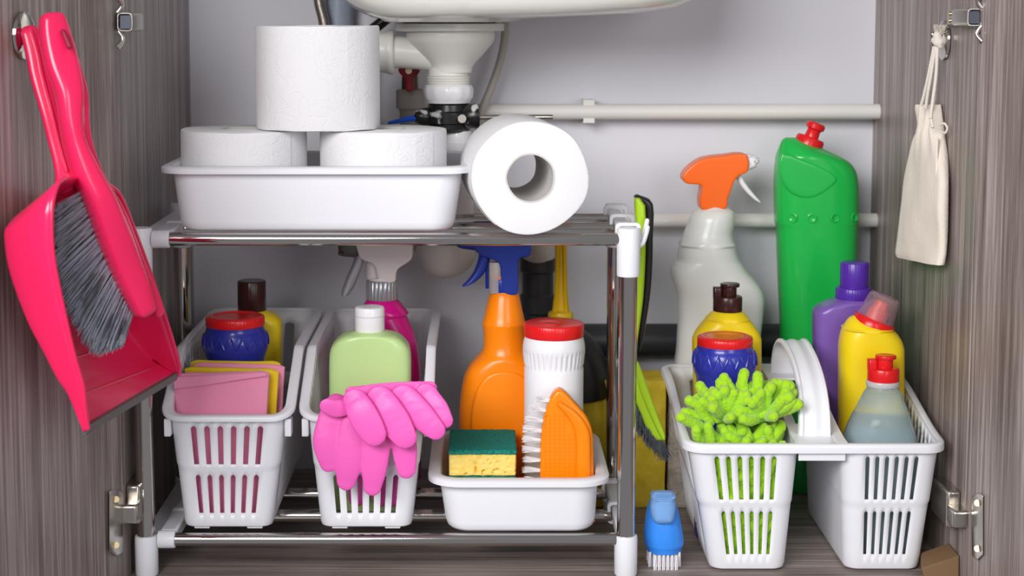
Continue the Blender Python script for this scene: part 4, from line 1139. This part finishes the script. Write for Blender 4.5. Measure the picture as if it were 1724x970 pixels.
# ------------------------------------------------------------------ wall hooks
def wall_hook(label, c, nrm, out):
    """chrome disc with a peg; c on the panel, nrm unit normal"""
    nrm = Vector(nrm).normalized(); t = thing('wall_hook', label, 'hook', c)
    q = nrm.to_track_quat('Z', 'Y').to_matrix()
    mk('disc', *lathe([(0.0175, 0.0003), (0.0185, 0.0012), (0.0180, 0.003), (0.015, 0.0045), (0.008, 0.0055), (0.0, 0.0058)], c, 48, T=q, cap1=False), CHROME, t)
    p = Vector(c)+nrm*0.004
    mk('peg', *capsule_path([p, p+nrm*out*0.6+Vector((0, 0, -0.004)), p+nrm*out*0.9+Vector((0, 0, -0.002)), p+nrm*out+Vector((0, 0, 0.006))], 0.0024, 14), CHROME, t)
wall_hook('chrome stick-on hook on the left door holding the dustpan', DL(38, 60, 0.0004), (math.cos(DA), -math.sin(DA), 0), 0.018)
wall_hook('chrome stick-on hook on the right side panel holding the cotton bag', WX(1592, 68, XR-0.0004), (-1, 0, 0), 0.008)

# ------------------------------------------------------------------ cotton bag
COT = mat('cotton', (0.88, 0.80, 0.70), 0.95, spec=0.05, bump=('noise', 420, 0.6, 0.0008), sheen=0.2)
bag = thing('drawstring_bag', 'cream cotton drawstring bag hanging on the right side panel', 'bag', P(1550, 450, 0.06))
brow = [(176, 1544, 1592), (182, 1543, 1592), (196, 1546, 1590), (212, 1549, 1588), (222, 1547, 1588), (240, 1540, 1591), (280, 1532, 1593), (330, 1524, 1593), (380, 1516, 1593), (415, 1510, 1592), (430, 1508, 1590), (438, 1511, 1588)]
rings = []
for i, (py, xl, xr) in enumerate(cr(brow, 4)):
    s = (py-176)/262; wv = 0.35+0.65*min(1, s*2)
    def pt(u):
        px = xl+(xr-xl)*u; yy = py+(2 if s < 0.2 else 14*(u-0.35))*min(1, s*1.3)
        Yy = 0.150+(0.035-0.150)*u*wv-(1-wv)*0.045
        return px, yy, Yy
    n = 36; ring = []
    gather = max(0, 1-abs(s-0.16)/0.22)
    for j in range(n):
        side = -1 if j < n//2 else 1
        u = (j+0.5)/(n//2) if j < n//2 else 1-((j-n//2)+0.5)/(n//2)
        px, yy, Yy = pt(u)
        p = P(px, yy, Yy)
        th = 0.0085*math.sqrt(max(0.0, 1-(2*u-1)**2))*(0.55+0.45*math.sin(math.pi*min(1, s*1.02)))+0.001
        fold = 0.0030*math.sin(u*24+s*2)*gather+0.0040*noise.noise(Vector((u*2.6, s*3.2, side*2.0+4)))+0.0009*noise.noise(Vector((u*9, s*5, side)))
        p = p+Vector((-1, -0.35, 0))*((th+fold) if side < 0 else -th*0.9+0.000)
        if side > 0 and p.x > XR-0.0012: p.x = XR-0.0012
        if side < 0 and p.x > XR-0.003: p.x = XR-0.003
        ring.append(p)
    rings.append(ring)
mk('pouch', *loft(rings), COT, bag, sharp=3)
mk('side_seam', *tube([P(1578, 232, 0.058), P(1577, 290, 0.052), P(1581, 360, 0.05), P(1582, 440, 0.045)], 0.0012, 8, 6), COT, bag)
CORD = mat('cord', (0.80, 0.74, 0.66), 0.9, spec=0.1, bump=('noise', 500, 0.6, 0.0008))
kn = P(1581, 70, 0.068)
for pts in ([(1580, 78, 0.068), (1572, 120, 0.072), (1563, 160, 0.080), (1558, 178, 0.084)], [(1582, 78, 0.066), (1576, 120, 0.068), (1569, 160, 0.072), (1566, 182, 0.074)],
            [(1584, 78, 0.064), (1584, 120, 0.062), (1580, 165, 0.060), (1575, 195, 0.056), (1578, 215, 0.052)], [(1586, 78, 0.064), (1583, 130, 0.060), (1577, 175, 0.058), (1574, 200, 0.054)]):
    mk('cord', *tube([P(*p)+Vector((-0.004, 0, 0)) for p in pts], 0.0016, 10, 5), CORD, bag)
mk('cord', *tube([P(1583, 210, 0.05), P(1590, 208, 0.045), P(1595, 216, 0.043), P(1591, 224, 0.045), P(1585, 222, 0.05)], 0.0012, 10, 5), CORD, bag)
mk('knot', *join(capsule_path([P(1574, 68, 0.066), P(1582, 72, 0.062), P(1588, 66, 0.066)], [0.0035, 0.0048, 0.0035], 14), capsule_path([P(1578, 60, 0.064), P(1583, 76, 0.062)], [0.004, 0.0035], 14)), CORD, bag)
rnd = random.Random(21)
def g(i):
    a = P(1582+rnd.uniform(-4, 4), 60, 0.066); return a, P(1583+rnd.uniform(-12, 12), 60-rnd.uniform(8, 21), 0.066+rnd.uniform(-0.006, 0.006)), (0, 0, -0.001)
bristles(bag, 'frayed_end', CORD, g, 160, 0.00035, 3, 4)

# ================================================================== double basket on the right
cad = thing('double_basket', 'white two-bin slotted basket with an arched carry handle', 'basket', (0.305, 0.10, 0))
zc0 = 0.0012; Yc0, Yc1 = -0.004, 0.205
hc = zat(750, -0.004)-zc0; hc2 = zat(636, 0.15)-zc0
hfun = lambda s: hc+(hc2-hc)*smooth01(s/0.85)
lx0, lx1 = xat(1160, 760, 0), xat(1347, 760, 0); rx0, rx1 = xat(1418, 760, 0), xat(1585, 760, 0)
L1, _ = slotted(cad, 'bin', (xat(1197, 955, 0)+xat(1327, 955, 0))/2, (lx0+lx1)/2, Yc0, Yc1, zc0, (lx1-lx0)/2, (xat(1327, 955, 0)-xat(1197, 955, 0))/2, 0.016, hfun, 6, 13, side_slots=(True, False))
R1, _ = slotted(cad, 'bin', (xat(1426, 955, 0)+xat(1556, 955, 0))/2, (rx0+rx1)/2, Yc0, Yc1, zc0, (rx1-rx0)/2, (xat(1556, 955, 0)-xat(1426, 955, 0))/2, 0.016, hfun, 6, 13, side_slots=(False, True))
# one rim round both bins
def mid(t): return Yc0+(Yc1-Yc0)*t
outer = []
r = 0.016; y0, y1 = Yc0, Yc1
for (ox, oy, a0, n_) in ((rx1-r, y0+r, -90, 8), (rx1-r, y1-r, 0, 8), (lx0+r, y1-r, 90, 8), (lx0+r, y0+r, 180, 8)):
    for i in range(n_+1):
        a = math.radians(a0+90*i/n_); outer.append((ox+r*math.cos(a), oy+r*math.sin(a), math.cos(a), math.sin(a)))
    if a0 in (-90, 90):
        nx = 1 if a0 == -90 else -1; xx = rx1 if nx > 0 else lx0
        for i in range(1, 14): yy = (y0+r+(y1-y0-2*r)*i/14) if nx > 0 else (y1-r-(y1-y0-2*r)*i/14); outer.append((xx, yy, nx, 0))
def hz(y): return zc0+hfun((y-Yc0)/(Yc1-Yc0))
RIM2 = [(-0.0022, -0.001), (-0.0020, 0.0014), (-0.0004, 0.0020), (0.0030, 0.0018), (0.0046, 0.0008), (0.0050, -0.0008), (0.0050, -0.0062), (0.0038, -0.0062), (0.0034, -0.0014), (0.0004, -0.0008)]
sweep(cad, 'rim', [(x, y, hz(y), nx, ny) for x, y, nx, ny in outer], RIM2)
# bridge between the bins: front and back plates, and inner ledges
def bridge(ya, yb):
    n = 10; V = []
    rings = []
    for i in range(n+1):
        y = ya+(yb-ya)*i/n; z = hz(y)
        rings.append([Vector((lx1-0.003, y, z+0.0012)), Vector((rx0+0.003, y, z+0.0012)), Vector((rx0+0.003, y, z-0.0012)), Vector((lx1-0.003, y, z-0.0012))])
    return loft(rings)
mk('bridge', *bridge(Yc0-0.002, Yc0+0.052), WHITE, cad, sharp=0.5); mk('bridge', *bridge(Yc1-0.055, Yc1), WHITE, cad, sharp=0.5)
for xx in (lx1, rx0):
    rings = []
    for i in range(15):
        y = Yc0+0.002+(Yc1-Yc0-0.004)*i/14; z = hz(y)
        rings.append([Vector((xx-0.0045, y, z+0.0018)), Vector((xx+0.0045, y, z+0.0018)), Vector((xx+0.0045, y, z-0.0014)), Vector((xx-0.0045, y, z-0.0014))])
    mk('ledge', *loft(rings), WHITE, cad, sharp=0.5)
xm0, xm1 = lx1, rx0
mk('front_apron', *boxm(xm0-0.002, xm1+0.002, Yc0, Yc0+0.0016, hz(Yc0)-0.014, hz(Yc0)), WHITE, cad)
# arched handle, bent strip with two raised ribs
xc = (lx1+rx0)/2
ya, yb2 = 0.020, 0.168; hh = zat(592, 0.09)
rings = []; ribs = [[], []]
N = 40; hw = 0.0150
za, zb3 = hz(ya)+0.0005, hz(yb2)+0.0005
for i in range(N+1):
    a = math.pi*i/N; y = (ya+yb2)/2-(yb2-ya)/2*math.copysign(abs(math.cos(a))**0.85, math.cos(a))
    zbase = za+(zb3-za)*(y-ya)/(yb2-ya); z = zbase+(hh-max(za, zb3)*0.5-min(za, zb3)*0.5)*abs(math.sin(a))**0.75
    x = xc-0.002-0.010*math.sin(a)*0; w_ = hw*(1.0-0.12*math.sin(a))
    t = Vector((0, math.sin(a)+1e-4, math.cos(a))).normalized(); nn = Vector((0, -t.z, t.y))
    ring = []
    prof = [(-1, 0), (-0.92, 0.0018), (-0.75, 0.0018), (-0.62, 0), (-0.3, 0), (-0.15, 0.0012), (0.15, 0.0012), (0.3, 0), (0.62, 0), (0.75, 0.0018), (0.92, 0.0018), (1, 0), (1, -0.0022), (0.9, -0.0012), (-0.9, -0.0012), (-1, -0.0022)]
    rings.append([Vector((x+w_*u, y, z))+nn*h for u, h in prof])
mk('handle', *loft(rings), WHITE, cad, sharp=0.6)

# ------------------------------------------------------------------ chenille mitt
LG = mat('lime_microfibre', (0.40, 0.72, 0.02), 0.95, spec=0.1, bump=('noise', 330, 0.9, 0.002), sheen=0.4)
mitt = thing('microfibre_duster', 'lime green chenille duster filling the front of the left bin', 'duster', ((lx0+lx1)/2, 0.045, 0.006))
cxm = (lx0+lx1)/2
def blobs(c, rx, ry, rz, n=24):
    rings = []
    for i in range(1, 12):
        a = math.pi*i/12; rings.append([Vector((c[0]+rx*math.sin(a)*math.cos(t), c[1]+ry*math.sin(a)*math.sin(t), c[2]-rz*math.cos(a))) for t in [2*math.pi*j/n for j in range(n)]])
    return loft(rings)
ztop_ = hz(Yc0)
mk('pad', *blobs((cxm, 0.040, ztop_*0.50+0.004), 0.026, 0.018, ztop_*0.46), LG, mitt)
rnd = random.Random(5)
sp_ = []
for v_ in range(3):
    bend = (0.000, 0.004, -0.004)[v_]
    V, Fc = capsule_path([(0, 0, 0), (bend*0.5, 0, 0.010), (bend, 0, 0.020), (bend*0.6, 0, 0.029)], [0.0046, 0.0050, 0.0052, 0.0048], 14, 4)
    V = [v+Vector((noise.noise(v*420), noise.noise(v*420+Vector((5, 0, 0))), noise.noise(v*420+Vector((0, 5, 0)))))*0.0010 for v in map(Vector, V)]
    sp_.append((V, Fc))
strand_meshes = []
bx0_ = (xat(1197, 955, 0)+xat(1327, 955, 0))/2; bh_ = (xat(1327, 955, 0)-xat(1197, 955, 0))/2
def inside(p, d, s):
    for k in range(7):
        q = Vector(p)+Vector(d).normalized()*(0.034*s*k/6)
        if q.z > ztop_+0.006:
            if q.x > cxm+(lx1-lx0)/2+0.003: return False
            continue
        f = max(0.0, min(1.0, q.z/ztop_)); cc = bx0_*(1-f)+cxm*f; hw_ = bh_*(1-f)+(lx1-lx0)/2*f-0.0085
        if abs(q.x-cc) > hw_ or q.y < Yc0+0.012*(1-f)+0.0085 or q.y > 0.066 or q.z < 0.009: return False
    return True
def strand(p, d, v_, s=1.0):
    if not inside(p, d, s): return
    q = Vector(d).to_track_quat('Z', 'Y').to_matrix().to_4x4()
    M = Matrix.Translation(Vector(p)-wm(mitt).translation) @ q @ Matrix.Rotation(rnd.uniform(0, 6.28), 4, 'Z') @ Matrix.Scale(s, 4)
    if len(strand_meshes) < 3:
        V, Fc = sp_[len(strand_meshes)]
        o = mk('strand', V, Fc, LG, None, loc=(0, 0, 0), sharp=3); strand_meshes.append(o); o.parent = mitt; o.matrix_basis = M; return
    o = strand_meshes[v_].copy(); C.objects.link(o); o.parent = mitt; o.matrix_basis = M
# crown above the rim: rays from two centres
for cpx, cpy, n_, R_ in ((1222, 705, 30, 26), (1290, 702, 36, 28)):
    for i in range(n_):
        a = 2*math.pi*i/n_+rnd.uniform(-0.15, 0.15); el = rnd.uniform(0.05, 1.1)
        d = Vector((math.cos(a)*math.cos(el), math.sin(a)*math.cos(el)*0.6-0.15, math.sin(el)*0.95+0.05))
        c = P(cpx, cpy, 0.030)
        strand(c+Vector((d.x*0.006, d.y*0.004, d.z*0.004)), d, i % 3, rnd.uniform(0.85, 1.08))
hand = [(1205, 680, -0.6, 0.5, 0.9), (1237, 672, -0.5, 0.2, 1), (1257, 668, 0.0, 0.1, 1), (1268, 672, 0.1, 0.1, 1), (1291, 684, 0.45, 0.1, 1), (1305, 690, 0.7, 0, 0.8), (1322, 710, 1, -0.1, 0.25), (1188, 700, -0.8, -0.2, 0.7), (1178, 715, -0.7, -0.4, 0.4), (1312, 724, 1, -0.4, -0.1)]
for x, y, dx, dy, dz in hand:
    strand(P(x-dx*10, y+dz*14, 0.028), (dx, dy, dz), rnd.randrange(3), 1.0)
for i in range(90):
    c = P(1170+rnd.random()*172, 736+rnd.uniform(-10, 8), 0.020+rnd.random()*0.030)
    d = Vector((rnd.uniform(-0.7, 0.7), rnd.uniform(-0.2, 0.1), rnd.uniform(0.1, 1))).normalized()
    strand(c-d*0.020, d, rnd.randrange(3), rnd.uniform(0.85, 1.0))
bx0_ = (xat(1197, 955, 0)+xat(1327, 955, 0))/2; bh_ = (xat(1327, 955, 0)-xat(1197, 955, 0))/2
for i in range(230):
    f = (i+rnd.random())/230
    zz = 0.012+f*(ztop_-0.022); cc = bx0_*(1-f)+cxm*f; hw_ = bh_*(1-f)+(lx1-lx0)/2*f-0.0075
    s_ = rnd.uniform(0.8, 0.98); L_ = 0.0165*s_
    d = Vector((rnd.uniform(-1, 1), rnd.uniform(-0.12, 0.12), rnd.uniform(-1, 1))).normalized()
    reach = abs(d.x)*L_
    x = cc+rnd.uniform(-1, 1)*max(0.001, hw_-reach)
    zz = max(zz, 0.010+abs(d.z)*L_)
    yf_ = Yc0+0.012*(1-f)+0.0105+rnd.uniform(0, 0.004)
    c = Vector((x, yf_, zz)); strand(c-d*0.0145*s_, d, rnd.randrange(3), s_)

# ------------------------------------------------------------------ bottles of the left bin
zf = zc0+0.0022
Y = 0.098
pot('cleanser_jar', 'blue jar with red rim and orange lid disc in the double basket', 1220.5, [(580, 92), (585, 94), (594, 102), (604, 106), (614, 107), (624, 103), (634, 96), (646, 93), (680, 93), (740, 95), (800, 95)], (566, 582, 92), Y, zbase=zf+0.0005, disc=True, zig=(590, 612))
Y = 0.160; yb_ = row(zf+0.0005, Y)
t = thing('dish_soap_bottle', 'yellow dish soap bottle with dark brown flip cap behind the blue jar', 'bottle', (xat(1224, 600, Y), Y, zf+0.0005))
mk('body', *body([(523, 1201, 1247), (526, 1197, 1252), (535, 1189, 1260), (550, 1177, 1271), (562, 1169, 1278), (572, 1166, 1281), (590, 1166, 1281), (700, 1169, 1278), (yb_-6, 1170, 1277), (yb_, 1178, 1269)], Y, 0.042, 3), YEL, t)
def flipcap(t, px, y0, y1, w_, Y, m):
    c = mk('cap', *cyl(px, y0+(y1-y0)*0.42, y1, w_, Y, None, rr=0.002), m, t)
    mk('spout', *cyl(px+w_*0.05, y0, y0+(y1-y0)*0.44, w_*0.52, Y, None, rr=0.001), m, c)
    mk('spout_lid', *cyl(px+w_*0.08, y0-1, y0+(y1-y0)*0.10, w_*0.66, Y, None, rr=0.0006), m, c)
    mk('flip_hinge', *pillow([(px-w_*0.5, y0+(y1-y0)*0.10), (px-w_*0.2, y0+(y1-y0)*0.10), (px-w_*0.2, y0+(y1-y0)*0.5), (px-w_*0.5, y0+(y1-y0)*0.5)], Y, 0.010, 0.3, smooth_k=1), m, c)
flipcap(t, 1225, 478, 525, 49, Y, BRN)

# white spray bottle with orange head, standing on the cabinet floor behind the basket
WSB = mat('milky_white_plastic', (0.80, 0.82, 0.78), 0.25, sss=0.2)
Y = 0.262; z_ = 0.0008; yb_ = row(z_, Y)
t = thing('spray_bottle', 'white spray bottle with bright orange trigger head behind the double basket', 'spray bottle', (xat(1207, 600, Y), Y, z_))
mk('body', *body([(345, 1180, 1222), (349, 1177, 1226), (356, 1168, 1235), (366, 1161, 1237), (378, 1157, 1236), (392, 1151, 1233), (410, 1144, 1236), (426, 1141, 1240), (436, 1140, 1243), (442, 1135, 1247), (450, 1130, 1252), (458, 1129, 1258), (468, 1131, 1267), (480, 1135, 1277), (492, 1139, 1283), (505, 1141, 1285), (530, 1142, 1283), (570, 1140, 1279), (620, 1135, 1283), (680, 1131, 1287), (yb_-8, 1129, 1289), (yb_, 1138, 1280)], Y, 0.058, 3, n=56), WSB, t)
mk('shoulder_ridge', *loft([sring(P(1191+(i*2.5), 444+abs(i)*0, Y), 0.0001, 0.0001, 2, 8) for i in (0, 1)]), WSB, t) if False else None
OR2 = mat('vivid_orange_plastic', (1.0, 0.15, 0.005), 0.28)
h = sprayhead(t, [(1177, 350), (1179, 318), (1176, 309), (1155, 308), (1147, 300), (1149, 291), (1158, 280), (1175, 268), (1192, 263), (1220, 260), (1254, 258), (1256, 287), (1244, 292), (1234, 302), (1228, 318), (1222, 334), (1218, 350)], Y, 0.028, OR2)
mk('nozzle', *pillow([(1254, 259), (1262, 259), (1272, 262), (1273, 266), (1277, 266), (1277, 274), (1273, 275), (1272, 281), (1262, 286), (1256, 287)], Y, 0.018, 0.3, smooth_k=1), WHITE2, h)
mk('trigger', *loft([sring(P(x, y, Y), w_*mpp(y, Y), 0.006, 2.5, 20) for x, y, w_ in cr([(1243, 293, 5), (1248, 306, 6), (1258, 320, 6), (1270, 333, 5), (1277, 339, 3), (1279, 340, 1)], 4)]), WHITE2, h)
mk('neck', *cyl(1203, 296, 350, 36, Y, None), WHITE2, h)
mk('side_boss', *loft([sring(P(1190, 320, Y-0.0125), 0.011, 0.0, 2, 8)]*2) if False else cyl(1200, 340, 352, 44, Y, None), OR2, h)

# green bottle
GR = mat('green_plastic', (0.012, 0.50, 0.075), 0.25, coat=0.2, sss=0.05)
Y = 0.282; z_ = 0.0008; yb_ = row(z_, Y)
t = thing('cleaner_bottle', 'tall green bottle with slanted shoulder and red cap at the back', 'bottle', (xat(1374, 500, Y), Y, z_))
V = []; prof = [(232, 1322, 1340, 0.9), (236, 1317, 1352), (242, 1314, 1368), (252, 1310, 1390), (262, 1307, 1412), (272, 1306, 1428), (284, 1305, 1437), (296, 1304.5, 1441), (320, 1304, 1443), (350, 1304.5, 1443), (374, 1305, 1443), (378, 1306.5, 1441.5), (382, 1307.5, 1441.5), (400, 1308, 1441), (480, 1311, 1439), (560, 1314, 1436), (584, 1314, 1436), (592, 1306, 1444), (600, 1302, 1448), (612, 1302, 1448), (700, 1303, 1447), (yb_-6, 1305, 1445), (yb_, 1312, 1438)]
mk('body', *body(prof, Y, 0.058, 3, n=60, k=3), GR, t)
m1 = mpp(370, Y)
for k, px in enumerate((1327, 1358, 1396, 1431)):
    off_ = (px-1374)/69; yy = Y-0.029*(1-abs(off_)**3)**(1/3)-0.0002
    V, Fc = lathe([(0.0052, -0.0004), (0.0050, 0.0006), (0.0042, 0.0009), (0.0030, 0.0003), (0.0, -0.0006)], Vector((xat(px, 362, Y), yy, zat(362, Y))), 24, T=Matrix.Rotation(off_*0.8, 3, 'Z') @ Matrix.Rotation(math.pi/2, 3, 'X'), cap0=False, cap1=False)
    mk('dimple', V, Fc, GR, t)
# slanted facet of the shoulder
fo = [P(x, y, Y-0.031) for x, y in [(1318, 262), (1345, 268), (1380, 278), (1409, 300), (1395, 318), (1370, 333), (1345, 332), (1325, 318), (1314, 290)]]
_g, _md = soft(sm_outline([(1316, 258), (1350, 268), (1385, 282), (1409, 299), (1398, 316), (1372, 332), (1346, 332), (1324, 318), (1312, 290)], 2), Y-0.0265, 0.0065, 0.001, 12)
mk('shoulder_facet', *_g, GR, t, mods=_md, sharp=3)
def tilted(pxc, pyc, Y, ang, prof, m, parent, name, n=40, flute=None):
    """lathe whose axis leans to the right by ang in the picture plane; prof in px along the axis"""
    k_ = mpp(pyc, Y); T = Matrix.Rotation(ang, 3, 'Y')
    return mk(name, *lathe([(r*k_, h*k_)+tuple(q) for r, h, *q in prof], P(pxc, pyc, Y), n, T=T, flute=flute), m, parent)
cp_ = tilted(1357, 254, Y, 0.36, [(24, -12), (24, 0), (24.5, 2), (24, 20), (22, 24), (12, 25)], RED, t, 'cap')
tilted(1357, 254, Y, 0.36, [(12, 24), (11, 36), (12, 38), (15.5, 40), (16, 47), (13, 50), (6, 50)], RED, cp_, 'spout')

# ------------------------------------------------------------------ right bin
PUR = mat('purple_translucent', (0.20, 0.10, 0.42), 0.28, sss=0.1)
VIO = mat('violet_cap', (0.085, 0.025, 0.36), 0.28)
Y = 0.155; yb_ = row(zf+0.0005, Y)
t = thing('fabric_softener_bottle', 'purple bottle with violet cap at the back of the right bin', 'bottle', (xat(1432, 600, Y), Y, zf+0.0005))
mk('body', *body([(500, 1412, 1462), (503, 1406, 1467), (508, 1394, 1478), (516, 1379, 1488), (524, 1371, 1494), (534, 1370, 1495), (560, 1370, 1495), (700, 1374, 1492), (yb_-6, 1378, 1490), (yb_, 1386, 1482)], Y, 0.040, 5, n=60), PUR, t)
c = mk('cap', *cyl(1438.5, 441, 490, 47, Y, 28, am=0.0002), VIO, t)
mk('cap_skirt', *cyl(1437, 483, 506, 59, Y, 40, am=0.0003), VIO, c)

Y = 0.108; yb_ = row(zf+0.0005, Y)
t = thing('toilet_cleaner_bottle', 'yellow angled-neck bottle with red and clear cap in the right bin', 'bottle', (xat(1465, 640, Y), Y, zf+0.0005))
mk('body', *body([(531, 1438, 1446, 1.6), (533, 1433, 1456), (537, 1428, 1470), (543, 1424, 1487), (552, 1419, 1500), (562, 1416, 1510), (574, 1414, 1517), (588, 1413, 1520), (610, 1413, 1520), (700, 1413, 1520), (yb_-6, 1414, 1519), (yb_, 1422, 1511)], Y, 0.046, 3.4, n=56), YEL, t)
cp_ = tilted(1466, 556, Y, 0.38, [(32, -10), (35, -2), (36, 0), (36, 15), (33, 20), (18, 21)], RED, t, 'collar', flute=None)
tilted(1466, 556, Y, 0.38, [(17, 18), (17, 36), (13, 40), (12, 50), (8, 53)], mat('pink_nozzle', (0.70, 0.10, 0.10), 0.3), cp_, 'nozzle')
CLR = mat('clear_plastic', (0.97, 0.80, 0.80), 0.12, trans=0.92, ior=1.12)
tilted(1466, 556, Y, 0.38, [(31, 19), (30, 30), (27, 58), (24, 63), (22, 64), (20, 61.5), (24.5, 58), (28.5, 30), (29.5, 19)], CLR, t, 'clear_cap')

SOAP = mat('clear_bottle', (0.74, 0.85, 0.88), 0.12, trans=0.72, ior=1.2)
LIQ = mat('pale_liquid', (0.42, 0.62, 0.68), 0.10, trans=0.45, ior=1.15)
Y = 0.058; yb_ = row(zf+0.0005, Y)
t = thing('clear_soap_bottle', 'clear conical bottle of pale blue liquid with red flip cap', 'bottle', (xat(1484, 700, Y), Y, zf+0.0005))
so = [(648, 1461, 1511), (654, 1459, 1513), (660, 1455, 1517), (680, 1445, 1524), (710, 1430, 1534), (735, 1421, 1541), (752, 1418, 1544), (790, 1419, 1542), (860, 1426, 1534)]
mk('body', *body(so+[(yb_-6, 1434, 1526), (yb_, 1440, 1520)], Y, 0.056, 2.8, n=56), SOAP, t)
mk('liquid', *body([(711, 1436, 1531), (713, 1433, 1533), (735, 1424, 1538), (752, 1421.5, 1540.5), (790, 1422.5, 1539), (860, 1429, 1531), (yb_-9, 1437, 1523), (yb_-4, 1444, 1517)], Y, 0.052, 2.8, n=56), LIQ, t)
mk('neck_ring', *cyl(1486, 640, 650, 56, Y, None), mat('clear_white', (0.85, 0.87, 0.88), 0.2, trans=0.4), t)
flipcap(t, 1487, 599, 646, 53, Y, RED)

# cardboard wedge lying bottom right
CB = mat('cardboard', (0.20, 0.115, 0.055), 0.8, bump=('noise', 90, 0.3, 0.001))
pw = [(1588, 958, 0.030), (1622, 925, 0.035), (1650, 935, 0.010), (1650, 975, -0.01), (1605, 985, 0.000)]
base = [P(x, y, Y_) for x, y, Y_ in pw]
w0 = Vector((XR-0.030, -0.015, 0.0005))
V = [(XR-0.032, -0.018, 0.0006), (XR-0.001, -0.018, 0.0006), (XR-0.001, 0.020, 0.0006), (XR-0.026, 0.022, 0.0006), (XR-0.034, -0.014, 0.011), (XR-0.001, -0.016, 0.023), (XR-0.001, 0.018, 0.024), (XR-0.026, 0.020, 0.014)]
cb = mk('cardboard_piece', V, [[0, 1, 2, 3], [4, 5, 6, 7], [0, 1, 5, 4], [1, 2, 6, 5], [2, 3, 7, 6], [3, 0, 4, 7]], CB, mods=[bev(0.0012)]); tag(cb, 'small scrap of brown cardboard on the floor by the right hinge', 'cardboard')
